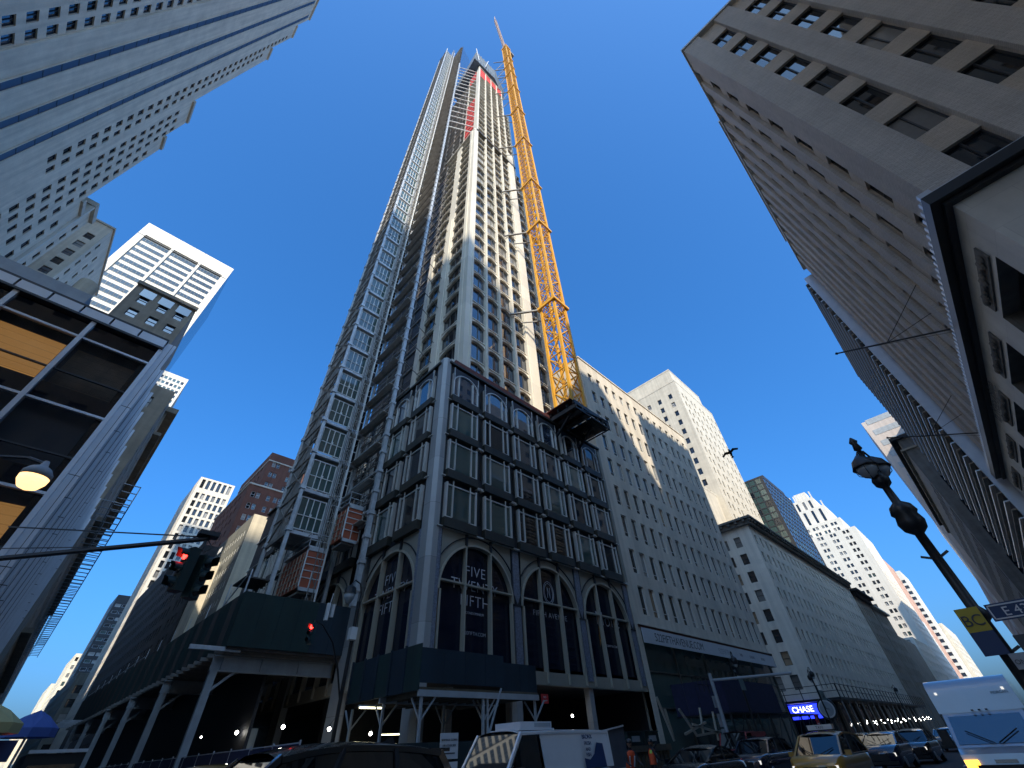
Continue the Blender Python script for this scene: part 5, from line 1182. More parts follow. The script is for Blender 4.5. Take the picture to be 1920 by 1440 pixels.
plate('dark blue E 43 street name plate on the lamp post at the right edge', 'street_sign', 'sign', 11.66, -.62, 2.95, .95, .26, 'sign_blue', -90, [('E 43 ST', .19, 0, .06, 'sign_white')], border='sign_white')
plate('black one way plate under the street name plate at right edge', 'street_sign', 'sign', 11.65, -.62, 2.45, .8, .28, 'ink', -90, [('ONE WAY', .13, 0, .08, 'sign_white')])
plate('small white diamond notice below the yellow banner on the lamp post', 'street_sign', 'sign', 11.7, -.12, 2.28, .22, .22, 'steel_grey', -90, [('ONE', .09, 0, .07, 'ink')])
s_ = thing('pole_banner', 'yellow and blue pole banner lettered BC hanging from the right lamp post', 'banner', (11.7, .0, 2.5)); q_ = MB()
q_.box(0, .012, -.05, .28, .35, .72, 'banner_yellow'); q_.box(0, .012, -.05, .28, .0, .349, 'sign_blue'); q_.build('cloth', s_)
text_obj('BC', .24, 'ink', text_mtx('S', -.006, .12, .44), s_)
# far lamps and mast arm on the west kerb
def bishop(label, x, y, h, parts=2):
    t = thing('street_lamp', label, 'street lamp', (x, y, 0)); m = MB(); m.bar((0, 0, 0), (0, 0, h-.6), .16, 'black_metal', n=8); m.path([(0, 0, h-.8), (-.1, 0, h-.2), (-.4, -.2, h+.1), (-.7, -.35, h), (-.8, -.4, h-.3)], .07, 'black_metal'); m.path([(0, 0, h-.9), (.1, 0, h-.4), (.35, .15, h-.1), (.6, .3, h-.25), (.65, .33, h-.5)], .07, 'black_metal'); m.build('pole', t)
    for dx, dy, dz in ((-.8, -.4, -.3), (.65, .33, -.5))[:parts]:
        m = MB(); m.lathe([(.06, h+dz), (.24, h+dz-.15), (.27, h+dz-.35), (.22, h+dz-.55), (.05, h+dz-.7)], 'black_metal', 12, (dx, dy, 0)); m.build('lamp_hood', t)
        m = MB(); m.lathe([(.2, h+dz-.5), (.12, h+dz-.75), (.02, h+dz-.8)], 'lamp_globe', 12, (dx, dy, 0)); m.build('lamp_globe', t)
    return t
bishop('double armed black street lamp in front of the white banner', 43.6, 16.9, 7.2)
bishop('crook armed black street lamp by the clock at the cross street', 66, 17.3, 7.4, 2)
bishop('small far street lamp along the avenue kerb past the cross street', 112, 17.2, 7.4, 1)
bishop('farthest street lamp along the avenue kerb', 150, 17.2, 7.4, 1)
t = thing('mast_arm', 'grey mast arm pole with square sign backs standing on the avenue kerb', 'pole', (38.1, 16.9, 0)); m = MB(); m.bar((0, 0, 0), (0, 0, 5.5), .26, 'steel_grey', n=10); m.build('pole', t); m = MB(); m.bar((0, 0, 5.05), (0, -5.8, 4.85), .18, 'steel_grey', n=8); m.build('arm', t)
for dx, dz, w2, h2 in ((.3, 3.4, .8, .7), (.35, 2.3, .9, .75), (.35, 1.6, .9, .6)):
    m = MB(); m.box(-w2/2, w2/2, .15, .18, dz, dz+h2, 'galvanised'); m.build('sign_back', t)
plate('pale square parking sign backs high on the avenue lamp', 'street_sign', 'sign', 43.6, 16.8, 4.6, .9, 1.0, 'sign_green', 0, [])
plate('red do not enter plate hung below the second shed end', 'street_sign', 'sign', 20.2, 18.2, 3.45, .55, .4, 'red_net', 0, [('NO', .13, 0, .22, 'sign_white'), ('STANDING', .07, 0, .1, 'sign_white')])
plate('red and white parking sign on the cross street corner', 'street_sign', 'sign', 66, 18.6, 2.0, 1.0, 1.3, 'red_net', 0, [('NO', .3, 0, .8, 'sign_white'), ('PARKING', .17, 0, .4, 'sign_white')])
plate('pale green street plate on the clock corner lamp', 'street_sign', 'sign', 66.2, 17.0, 4.4, 1.6, .9, 'sign_green', 0, [('5 AV', .5, 0, .2, 'ink')])
# street clock
t = thing('street_clock', 'black cast iron street clock with a round pale ringed face', 'clock', (69.5, 18.0, 0)); m = MB(); m.lathe([(.5, 0), (.5, .4), (.25, .8), (.18, 2.6), (.3, 2.8)], 'black_metal', 14); m.build('pole', t)
m = MB(); m.lathe([(1.0, -.2), (1.05, 0), (1.0, .2)], 'black_metal', 24); m.v = [(p[2], p[0], 3.75+p[1]) for p in m.v]; m.build('case', t)
m = MB(); m.lathe([(.84, 0), (.84, .02)], 'sign_white', 24); m.v = [(-.22-p[2], p[0], 3.75+p[1]) for p in m.v]; m.build('face_ring', t)
m = MB(); m.lathe([(.7, 0), (.7, .02)], 'steel_grey', 24); m.v = [(-.25-p[2], p[0], 3.75+p[1]) for p in m.v]; m.bar((-.3, 0, 3.75), (-.3, .1, 4.25), .06, 'ink'); m.bar((-.3, 0, 3.75), (-.3, -.3, 3.7), .06, 'ink'); m.build('dial', t)
# CHASE sign
mat('chase_blue', (.01, .02, .5), .4, emit=(.02, .04, 1), estr=1.3); mat('letters_lit', (1, 1, 1), .4, emit=(1, 1, 1), estr=1.6)
t = thing('shop_sign', 'glowing blue bank fascia with white CHASE lettering on the corner block', 'sign', (91.8, 23.4, 3.4)); m = MB(); m.box(-.05, .1, 1.5, 5.9, 0, 1.8, 'chase_blue'); m.build('fascia', t)
text_obj('CHASE', 1.05, 'letters_lit', text_mtx('S', -.07, 3.9, .85), t, thin=.0)
# long dark scaffold bridge on the corner block
t = thing('sidewalk_bridge', 'long black sidewalk bridge railing wrapping the corner block above dark shopfronts', 'sidewalk shed', (89, 20.6, 0))
m = MB(); m.box(0, 75, 0, 2.8, 5.3, 5.6, 'black_metal'); m.box(0, 2.8, 2.8, 16, 5.3, 5.6, 'black_metal'); m.build('deck', t)
m = MB()
for i in range(31): m.bar((i*2.5, .05, 5.6), (i*2.5, .05, 7.2), .1, 'black_metal')
for i in range(6): m.bar((.05, i*2.6, 5.6), (.05, i*2.6, 7.2), .1, 'black_metal')
for z in (6.4, 7.2): m.bar((0, .05, z), (75, .05, z), .08, 'black_metal'); m.bar((.05, 0, z), (.05, 16, z), .08, 'black_metal')
m.build('railing', t)
for i in range(20):
    m = MB(); m.bar((i*3.9+.2, .1, 0), (i*3.9+.2, .1, 5.3), .14, 'scaffold_dark'); m.build('post', t)
t = thing('light_string', 'string of tiny white bulbs under the sidewalk bridge', 'lights', (92, 20.5, 0)); m = MB()
for i in range(34):
    x = 4+i*1.9; m.lathe([(.01, -.07), (.075, 0), (.01, .07)], 'bulb', 6, (x, -.2+.3*math.sin(i*2), 2.5+.25*math.sin(i*1.7)+i*.02))
m.build('bulb', t, kind='stuff')
# flagpoles on the brick corner building
for i, (b_, t_) in enumerate((((24.5, -6.0, 15.8), (26.3, -2.0, 18.5)), ((37.7, -6.0, 15.8), (39, -2.0, 18.1)))):
    t = thing('flagpole', ('bare slanting flagpole nearest on the brick building cornice', 'bare slanting flagpole farther along the same cornice')[i], 'flagpole', b_); m = MB(); e_ = Vector(t_)-Vector(b_); m.bar((0, 0, 0), e_, .09, 'black_metal', n=8); m.lathe([(.01, -.1), (.09, 0), (.01, .1)], 'black_metal', 8, tuple(e_)); m.build('pole', t)
    m = MB(); m.bar(e_*.5, (-.8, -.3, 2.6), .025, 'black_metal'); m.bar(e_*.5, (1.2, -.3, 2.0), .025, 'black_metal'); m.bar(e_*.85, (0, 0, -.2), .015, 'black_metal'); m.build('stay_wire', t)
# script lettering on the base frieze of the corner building
text_obj('la Republica', 1.0, 'ink_grey', text_mtx('W', 31.0-o0.x, -6.43-o0.y, 14.25), corner)
# bird
t = thing('bird', 'dark bird in flight against the blue sky right of the stepped tower', 'bird', (34, 7.6, 19.4)); 
m = MB(); m.lathe([(.01, -.3), (.05, -.24), (.09, -.05), (.08, .12), (.05, .2), (.055, .26), (.02, .34)], 'black_metal', 10); m.v = [(p[0], p[2]*.9, p[1]) for p in m.v]
for s_ in (-1, 1):
    m.face([(0, .1, .03), (s_*.28, .14, .12), (s_*.3, -.04, .1), (0, -.1, .03)], 'black_metal'); m.face([(s_*.28, .14, .12), (s_*.58, .02, .02), (s_*.5, -.08, .0), (s_*.3, -.04, .1)], 'black_metal')
m.face([(-.03, -.24, 0), (.03, -.24, 0), (.09, -.42, 0), (-.09, -.42, 0)], 'black_metal'); m.build('body', t); t.rotation_euler = (.5, .3, 1.9); t.scale = (1.3, 1.3, 1.3)
# ================================================================ vehicles
def paint(n, col, rough=.22, metal=.0):
    m = mat(n, col, rough, metal=metal, var=.04, nscale=2); m.node_tree.nodes['Principled BSDF'].inputs['Coat Weight'].default_value = 1; m.node_tree.nodes['Principled BSDF'].inputs['Coat Roughness'].default_value = .04
paint('paint_black', (.006, .007, .010)); paint('paint_navy', (.008, .012, .03)); paint('paint_taxi', (.42, .22, .03), .3); paint('paint_white', (.62, .63, .64), .35); paint('paint_red', (.30, .015, .02), .35); paint('paint_grey', (.10, .11, .12)); paint('paint_silver', (.38, .40, .42), .3, .4)
mat('car_glass', (.006, .008, .010), .02, ior=1.7); mat('tyre', (.015, .015, .015), .85); mat('chrome', (.6, .6, .6), .15, metal=1)
mat('headlamp', (.7, .7, .7), .1, emit=(1, .95, .85), estr=.4); mat('tail_red', (.22, .005, .005), .3, emit=(1, .02, .02), estr=.08); mat('brake_lit', (.5, .01, .01), .3, emit=(1, .04, .03), estr=3); mat('amber', (.8, .3, .02), .3, emit=(1, .45, .03), estr=3)
mat('black_trim', (.01, .01, .01), .6)
def lerp(a, b, t): return a+(b-a)*t
def car(name, label, cat, x, y, rot, L, W, H, kind, pt, group=None, taxi=False, near=False):
    """local frame: +x is the front. kind sets the side profile of hood, glass and roof"""
    t = thing(name, label, cat, (x, y, 0), rot, group); hw = W/2
    P = {'sedan': dict(hood=.66, wb=.27, wt=.05, rt=-.22, rb=-.38, belt=.66, hf=.50),
         'suv': dict(hood=.62, wb=.25, wt=.10, rt=-.40, rb=-.48, belt=.62, hf=.52),
         'van': dict(hood=.55, wb=.33, wt=.215, rt=-.485, rb=-.49, belt=.57, hf=.45),
         'minivan': dict(hood=.60, wb=.33, wt=.12, rt=-.42, rb=-.48, belt=.58, hf=.48)}[kind]
    bz = P['belt']*H; n = 18; b = MB(); rings = []
    for i in range(n+1):
        s_ = i/n; px_ = L*(.5-s_); e = min(1, min(s_, 1-s_)/.09); tw = hw*(.80+.20*math.sin(e*math.pi/2))
        f_ = px_/L
        if f_ > P['wb']: zt = lerp(P['hf']*H, P['hood']*H, min(1, (.5-f_)/(.5-P['wb'])*1.6)**.6) - (.06 if i == 0 else 0)
        elif f_ < P['rb'] and kind == 'sedan': zt = bz*.97
        else: zt = bz
        rings.append([(px_, -tw*.9, .22), (px_, -tw, .42), (px_, -tw, zt*.75), (px_, -tw*.965, zt-.03), (px_, -tw*.88, zt), (px_, 0, zt+.025), (px_, tw*.88, zt), (px_, tw*.965, zt-.03), (px_, tw, zt*.75), (px_, tw, .42), (px_, tw*.9, .22)])
    k = b.mi(pt)
    for r in rings: b.v += r
    for i in range(n):
        for j in range(10):
            a = i*11+j; b.f.append((a, a+11, a+12, a+1)); b.m.append(k)
    b.f.append(tuple(range(11))); b.m.append(k); b.f.append(tuple(n*11+j for j in reversed(range(11)))); b.m.append(k)
    b.build('body', t, smooth=True)
    # roof shell, arched along and across
    xf, xr = P['wt']*L, P['rt']*L; rw = hw*(.80 if kind != 'van' else .88); zr = H
    arc = .02 if kind == 'van' else .10
    def rz(px_): u = (px_-xf)/(xr-xf); return zr-arc*((u-.38)/.62)**2*(1 if u > .38 else 2.2)
    b = MB(); k = b.mi(pt); nx, ny = 12, 10
    for i in range(nx+1):
        u = i/nx; px_ = lerp(xf+.04, xr-.04, u)
        for j in range(ny+1):
            v = j/ny*2-1; b.v.append((px_, rw*1.02*v, rz(px_)-.10*abs(v)**4-.02*v*v))
    for i in range(nx):
        for j in range(ny): a = i*(ny+1)+j; b.f.append((a, a+1, a+ny+2, a+ny+1)); b.m.append(k)
    b.build('roof', t, smooth=True)
    zr2 = rz(xf)-.09; ze2 = rz(xr)-.09; xb, xrb = P['wb']*L, P['rb']*L; bw = hw*.93
    def quad(nm, pts, m): q = MB(); q.face(pts, m); q.build(nm, t)
    quad('windscreen', [(xb, -bw*.93, bz), (xb, bw*.93, bz), (xf+.0, rw*.93, zr2+.04), (xf, -rw*.93, zr2+.04)], 'car_glass')
    if kind != 'van': quad('rear_window', [(xrb, bw*.9, bz), (xrb, -bw*.9, bz), (xr, -rw*.93, ze2+.03), (xr, rw*.93, ze2+.03)], 'car_glass')
    for s_ in (-1, 1):
        segs = {'sedan': 2, 'suv': 3, 'minivan': 3, 'van': 1}[kind]; xe = xr if kind != 'van' else xb-1.25; xe_b = xrb if kind != 'van' else xb-1.35
        if kind == 'van': quad('side_panel', [(xb-1.42, s_*bw*1.02, bz), (xrb, s_*bw*1.02, bz), (xr, s_*rw, ze2+.04), (xb-1.32, s_*rw, zr2+.04)], pt); quad('rear_panel', [(xrb, bw, bz), (xrb, -bw, bz), (xr, -rw, ze2), (xr, rw, ze2)], pt) if s_ > 0 else None
        for g in range(segs):
            a0, a1 = g/segs, (g+1)/segs
            quad('side_window', [(lerp(xb-.1, xe_b, a0)-.03, s_*bw, bz+.02), (lerp(xb-.1, xe_b, a1)+.03, s_*bw, bz+.02), (lerp(xf-.02, xe, a1)+.03, s_*rw*1.0, rz(lerp(xf, xe, a1))-.10), (lerp(xf-.02, xe, (a0+a1)/2), s_*rw*1.0, rz(lerp(xf, xe, (a0+a1)/2))-.10), (lerp(xf-.02, xe, a0)-.03, s_*rw*1.0, rz(lerp(xf, xe, a0))-.10)], 'car_glass')
        m = MB(); tr_ = 'chrome' if kind in ('sedan', 'suv') and not taxi else pt
        m.bar((xb, s_*bw*.97, bz), (xf, s_*rw*.97, zr2+.03), .07, pt); m.path([(lerp(xf, xr, g/8), s_*rw*.995, rz(lerp(xf, xr, g/8))-.09) for g in range(9)], .06, pt, 4); m.bar((xrb, s_*bw*.95, bz), (xr, s_*rw*.97, ze2+.02), .09, pt)
        m.build('pillar', t)
        for g in range(1, segs):
            a0 = g/segs; m = MB(); m.bar((lerp(xb-.1, xe_b, a0), s_*bw*1.0, bz), (lerp(xf, xe, a0), s_*rw, rz(lerp(xf, xe, a0))-.09), .06, 'black_trim'); m.build('door_pillar', t)
        m = MB(); m.bar((xb-.05, s_*(bw+.01), bz+.02), (xe_b, s_*(bw+.01), bz+.02), .03, tr_); m.build('belt_trim', t)
        m = MB(); m.box(xb-.42, xb-.26, s_*(hw), s_*(hw+.2), bz, bz+.15, pt if kind != 'van' else 'black_trim'); m.build('mirror', t)
        m = MB(); m.box(L*.5-.24, L*.5-.01, s_*hw*.5, s_*hw*.84, P['hf']*H-.2, P['hf']*H-.06, 'headlamp'); m.build('headlight', t)
        m = MB(); m.box(-L*.5-.01, -L*.5+.1, s_*hw*.5, s_*hw*.72, bz*.7, bz*.98, 'tail_red'); m.build('taillight', t)
        for xw in (L*.31, -L*.30):
            m = MB(); m.lathe([(.2, -.11), (.33, -.11), (.35, -.06), (.35, .06), (.33, .11), (.2, .11)], 'tyre', 20); m.v = [(p[0], p[2], p[1]) for p in m.v]
            w2 = m.build('wheel', t, (xw, s_*(hw-.12), .35)); m = MB(); m.lathe([(.03, 0), (.22, .02), (.2, .05)], 'paint_silver', 14); m.v = [(p[0], s_*(.09+p[2]), p[1]) for p in m.v]; m.build('rim', w2)
    m = MB(); m.box(L*.5-.05, L*.5+.02, -hw*.45, hw*.45, .42, P['hf']*H-.1, 'black_trim'); m.build('grille', t)
    m = MB(); m.box(L*.5-.02, L*.5+.07, -hw*.8, hw*.8, .28, .4, 'black_trim'); m.box(-L*.5-.06, -L*.5+.02, -hw*.8, hw*.8, .3, .48, 'black_trim'); m.build('bumper', t, kind='stuff')
    for s_ in (-1, 1):
        m = MB(); m.bar((xb+.05, s_*.1, bz+.04), (xb-.32, s_*.55, bz+.22), .02, 'black_trim'); m.build('wiper', t)
    if kind == 'suv' and not near:
        for s_ in (-1, 1): m = MB(); m.bar((xf-.2, s_*rw*.86, zr+.03), (xr+.2, s_*rw*.86, zr+.03), .04, 'black_trim'); m.build('roof_rail', t)
    if taxi:
        m = MB(); m.box(xf-.9, xf-.72, -.5, .5, zr, zr+.04, 'black_trim'); m.box(xf-.95, xf-.67, -.48, .48, zr+.04, zr+.2, 'sign_white'); m.build('roof_sign', t)
        text_obj('TAXI', .13, 'ink', Matrix.Translation((xf-.66, 0, zr+.07)) @ Matrix.Rotation(math.pi/2, 4, 'Z') @ Matrix.Rotation(math.pi/2, 4, 'X'), t)
    return t
PI = math.pi
car('suv', 'black suv roof and windows nearest the camera, cropped by the bottom edge', 'suv', 3.15, 7.55, PI, 4.75, 1.92, 1.87, 'suv', 'paint_black', near=True)
_suv = S.collection.objects['suv']
m = MB(); m.box(-2.15, -1.78, -.68, .68, 1.70, 1.745, 'paint_black'); m.build('spoiler', _suv); m = MB(); m.face([(-1.3, 0, 1.84), (-1.55, 0, 1.83), (-1.52, 0, 1.93)], 'paint_black'); m.face([(-1.3, .0, 1.84), (-1.55, .03, 1.83), (-1.52, 0, 1.93)], 'paint_black'); m.build('antenna', _suv)
van = car('cargo_van', 'white refrigerated cargo van with a roof unit and phone number on its side', 'van', 11.4, 11.05, PI, 5.5, 2.05, 2.10, 'van', 'paint_white')
m = MB(); m.box(-.5, .95, -.6, .6, 2.08, 2.12, 'paint_white'); m.box(-.45, .85, -.5, .55, 2.12, 2.27, 'paint_white'); m.box(-.4, .3, .56, .565, 2.15, 2.24, 'steel_grey'); m.build('roof_unit', van)
def vt(x, z): return Matrix.Translation((x, 1.045, z)) @ Matrix.Rotation(PI, 4, 'Z') @ Matrix.Rotation(PI/2, 4, 'X')
for s_, z, sz in (('BRONX', 1.86, .14), ('FRESH', 1.72, .12), ('AND', 1.59, .11), ('FISH', 1.47, .12)): text_obj(s_, sz, 'sign_blue', vt(-1.45, z-.02) @ Matrix.Rotation(-.16, 4, 'X'), van)
text_obj('718-861-7944', .20, 'sign_blue', vt(-1.65, 1.0), van, thin=-.003)
m = MB(); pts = [(-1.25, 1.2), (-2.25, 1.2), (-2.25, 1.72), (-1.95, 1.75), (-1.75, 1.5), (-1.5, 1.38), (-1.25, 1.42)]; m.face([(a, 1.05-.12*max(0, b-1.2), b) for a, b in pts], 'sign_blue'); m.build('wave_logo', van)
car('sedan', 'dark sedan with bright window trim behind the workers', 'car', 21.4, 10.9, PI, 4.7, 1.82, 1.52, 'sedan', 'paint_black')
car('suv', 'black suv just left of the yellow taxi in traffic', 'suv', 29.4, 11.6, PI, 4.8, 1.9, 1.66, 'suv', 'paint_navy')
car('red_van', 'rounded red van top showing behind the black suv', 'van', 36.5, 15.4, PI, 4.6, 2.0, 2.0, 'van', 'paint_red')
car('taxi', 'gold yellow minivan taxi with a roof sign facing the camera', 'taxi', 24.8, 7.05, PI, 4.8, 1.85, 1.72, 'minivan', 'paint_taxi', taxi=True)
car('sedan', 'dark blue car mirroring sky in its windscreen right of the yellow taxi', 'car', 36.5, 7.4, PI, 4.7, 1.85, 1.58, 'sedan', 'paint_navy')
car('suv', 'dark car farther up the avenue just left of the white truck', 'car', 42.5, 6.9, PI, 4.7, 1.85, 1.62, 'suv', 'paint_black')
for i, (x, y, lb, pt) in enumerate(((47, 10.8, 'far black car in the middle lane beyond the red van', 'paint_black'), (60, 7.2, 'far grey car beyond the dark pair', 'paint_grey'), (58, 11, 'far dark sedan under the string of bulbs', 'paint_navy'), (78, 9, 'tiny car farthest up the avenue', 'paint_silver'))):
    car('sedan', lb, 'car', x, y, PI, 4.6, 1.8, 1.55, 'sedan', pt)
car('taxi', 'yellow taxi roof seen from behind on the side street with brake lamp lit', 'taxi', 4.3, 15.6, PI/2+.25, 4.8, 1.85, 1.75, 'minivan', 'paint_taxi')
_tx = S.collection.objects['taxi.001']
m = MB(); m.box(-2.34, -2.30, -.16, .16, 1.56, 1.62, 'brake_lit'); m.build('brake_light', _tx)
t = thing('box_truck', 'white box truck with a big windscreen and rounded box front at right', 'truck', (23, 1.55, 0), PI)
m = MB(); m.box(-6.5, -.55, -1.1, 1.1, .9, 2.85, 'paint_silver')
n = 8
for i in range(n):
    a0, a1 = PI/2*i/n, PI/2*(i+1)/n; f_ = lambda a: (-.55+.5*math.sin(a)-.0, 2.5+.35*math.cos(a))
    p, q = f_(a0), f_(a1); m.face([(p[0],-1.1,p[1]),(q[0],-1.1,q[1]),(q[0],1.1,q[1]),(p[0],1.1,p[1])], 'paint_silver')
m.face([(-.05,-1.1,2.5),(0,-1.1,1.95),(0,1.1,1.95),(-.05,1.1,2.5)], 'paint_silver')
for s_ in (-1, 1): m.face([(-.55,s_*1.1,1.9),(0,s_*1.1,1.9),(-.05,s_*1.1,2.5),(-.2,s_*1.1,2.75),(-.55,s_*1.1,2.85)], 'paint_silver')
m.build('box', t)
m = MB(); m.box(-.6, .1, -1.02, 1.02, .55, 1.95, 'paint_silver')
m.face([(.1,-1.02,1.93),(1.1,-1.0,1.12),(1.1,1.0,1.12),(.1,1.02,1.93)], 'paint_silver'); m.face([(1.1,-1.0,1.12),(1.75,-.96,.98),(1.75,.96,.98),(1.1,1.0,1.12)], 'paint_silver')
m.face([(1.75,-.96,.98),(1.8,-.96,.5),(1.8,.96,.5),(1.75,.96,.98)], 'paint_silver')
for s_ in (-1, 1): m.face([(.1,s_*1.02,.5),(1.8,s_*.96,.5),(1.75,s_*.96,.98),(1.1,s_*1.0,1.12),(.1,s_*1.02,1.93)], 'paint_silver')
m.build('cab', t)
m = MB(); m.face([(.2,-.9,1.865),(1.04,-.92,1.185),(1.04,.92,1.185),(.2,.9,1.865)], 'glass_blue'); m.build('windscreen', t)
for s_ in (-1, 1):
    m = MB(); m.face([(.2,s_*1.03,1.3),(.95,s_*1.015,1.2),(.2,s_*1.03,1.8)], 'car_glass'); m.build('side_window', t)
    m = MB(); m.box(.85, 1.0, s_*1.05, s_*1.3, 1.15, 1.55, 'black_trim'); m.build('mirror', t)
    m = MB(); m.box(1.6, 1.82, s_*.62, s_*.94, .66, .86, 'amber'if s_ < 0 else 'headlamp'); m.build('headlight', t)
    m = MB(); m.bar((1.08, s_*.05, 1.2), (.72, s_*.62, 1.5), .025, 'black_trim'); m.build('wiper', t)
    m = MB(); m.box(-.08, -.02, s_*.85, s_*.92, 2.45, 2.52, 'headlamp'); m.build('marker_lamp', t)
    for xw in (.9, -4.8):
        m = MB(); m.lathe([(.2, -.13), (.4, -.13), (.43, 0), (.4, .13), (.2, .13)], 'tyre', 20); m.v = [(p[0], p[2], p[1]) for p in m.v]; m.build('wheel', t, (xw, s_*.9, .43))
for dy in (-.18, 0, .18): m = MB(); m.box(.12, .2, dy-.03, dy+.03, 1.97, 2.01, 'black_trim'); m.build('marker_lamp', t)
m = MB(); m.box(1.74, 1.8, -.25, .25, .78, .86, 'chrome'); m.build('badge', t); m = MB(); m.box(1.78, 1.84, -.7, .7, .5, .75, 'black_trim'); m.build('grille', t)
text_obj('MORGAN', .1, 'ink', Matrix.Translation((-.0+.005, .75, 2.36)) @ Matrix.Rotation(PI/2, 4, 'Z') @ Matrix.Rotation(PI/2, 4, 'X'), t)
t = thing('black_van', 'black van seen from behind with a pale roof light bar at lower left', 'van', (2.4, 30, 0), PI/2)
m = MB(); m.box(0, 4.4, -.95, .95, .45, 2.45, 'black_trim'); m.box(4.4, 5.4, -.9, .9, .45, 1.3, 'black_trim'); m.build('body', t)
m = MB(); m.box(-.03, 0, -.75, .75, 1.45, 2.1, 'car_glass'); m.build('rear_window', t); m = MB(); m.box(-.1, .25, -.95, .95, 2.47, 2.58, 'frame_white'); m.build('light_bar', t)
for s_ in (-1, 1): m = MB(); m.box(-.05, .02, s_*.8, s_*.93, .95, 1.3, 'brake_lit'); m.build('taillight', t)
for xw in (.9, 4.2):
    for s_ in (-1, 1): m = MB(); m.lathe([(.2, -.11), (.36, -.11), (.38, 0), (.36, .11), (.2, .11)], 'tyre', 18); m.v = [(p[0], p[2], p[1]) for p in m.v]; m.build('wheel', t, (xw, s_*.85, .38))
text_obj('NEW YORK', .2, 'ink_grey', Matrix.Translation((-.04, 0, 1.1)) @ Matrix.Rotation(-PI/2, 4, 'Z') @ Matrix.Rotation(PI/2, 4, 'X'), t)
# food cart with parasols and neon
mat('cart_yellow', (.40, .36, .16), .8); mat('cart_blue', (.05, .10, .30), .8); mat('neon_red', (1, .05, .1), .4, emit=(1, .03, .08), estr=2.2); mat('neon_blue', (.1, .05, 1), .4, emit=(.12, .05, 1), estr=2.0)
t = thing('food_cart', 'food cart with glowing red and blue sign letters at the lower left corner', 'food cart', (-.9, 19.2, 0))
m = MB(); m.box(-1, 1.4, 0, 1.3, .5, 2.0, 'silver'); m.build('body', t); m = MB(); m.box(-1, 1.5, -.08, 0, 2.03, 2.45, 'sign_blue'); m.build('sign_board', t)
for x in (-.7, 1.1): m = MB(); m.lathe([(.1, -.05), (.28, -.05), (.28, .05), (.1, .05)], 'tyre', 14); m.v = [(p[0], p[2], p[1]) for p in m.v]; m.build('wheel', t, (x, 0, .3))
text_obj('GYRO', .26, 'neon_red', text_mtx('E', .75, -.1, 2.06), t, thin=-.006); text_obj('HALAL FOOD', .11, 'neon_red', text_mtx('E', .75, -.1, 2.33), t)
m = MB(); m.box(.9, 1.02, -.1, -.085, 2.05, 2.27, 'neon_blue'); m.box(.45, .55, -.1, -.085, 2.05, 2.27, 'neon_blue'); m.build('neon_tube', t)
def parasol(label, x, y, z, r, mt):
    t = thing('parasol', label, 'parasol', (x, y, 0), group='parasols over the food cart'); m = MB(); m.lathe([(.03, 0), (.03, z+.3)], 'steel_grey', 8); m.build('pole', t)
    m = MB(); n = 8
    for i in range(n):
        a0, a1 = 2*PI*i/n, 2*PI*(i+1)/n; am = (a0+a1)/2
        p = [(math.cos(a)*r, math.sin(a)*r, z) for a in (a0, a1)]; mid = (math.cos(am)*r*.5, math.sin(am)*r*.5, z+.26)
        m.face([p[0], p[1], mid], mt); m.face([p[0], mid, (0, 0, z+.42)], mt); m.face([mid, p[1], (0, 0, z+.42)], mt)
        m.face([p[0], p[1], (p[1][0], p[1][1], z-.2), (p[0][0], p[0][1], z-.2)], mt)
    m.build('canopy', t)
parasol('dull yellow parasol over the food cart', -.25, 18.6, 2.75, .75, 'cart_yellow'); parasol('blue parasol next to the yellow one', .75, 20.5, 2.75, .62, 'cart_blue')
# ================================================================ people
mat('skin', (.30, .17, .11), .6); mat('vest_orange', (.75, .10, .03), .7, emit=None, var=.1, nscale=9); mat('vest_lime', (.45, .7, .10), .7); mat('work_dark', (.03, .03, .035), .9, var=.2, nscale=9); mat('helmet_black', (.02, .02, .022), .35); mat('hair_dark', (.02, .015, .01), .8)
def skin_body(parts, mname, levels=1):
    """parts: joints dict name -> (pos, radius), edges list. grows one continuous skin"""
    J, Ed = parts; names = list(J); me = bpy.data.meshes.new('body'); me.from_pydata([J[n][0] for n in names], [(names.index(a), names.index(b)) for a, b in Ed], [])
    o = bpy.data.objects.new('tmp', me); S.collection.objects.link(o); md = o.modifiers.new('s', 'SKIN'); sk = me.skin_vertices[0].data
    for i, n in enumerate(names):
        r = J[n][1]; sk[i].radius = (r, r) if not isinstance(r, tuple) else r
        sk[i].use_root = (n == 'pelvis')
    md.use_smooth_shade = True; sb = o.modifiers.new('u', 'SUBSURF'); sb.levels = levels; sb.render_levels = levels
    dg = bpy.context.evaluated_depsgraph_get(); dg.update(); m2 = bpy.data.meshes.new_from_object(o.evaluated_get(dg)); bpy.data.objects.remove(o)
    m2.materials.clear(); m2.materials.append(MATS[mname]); m2.name = 'body'; return m2
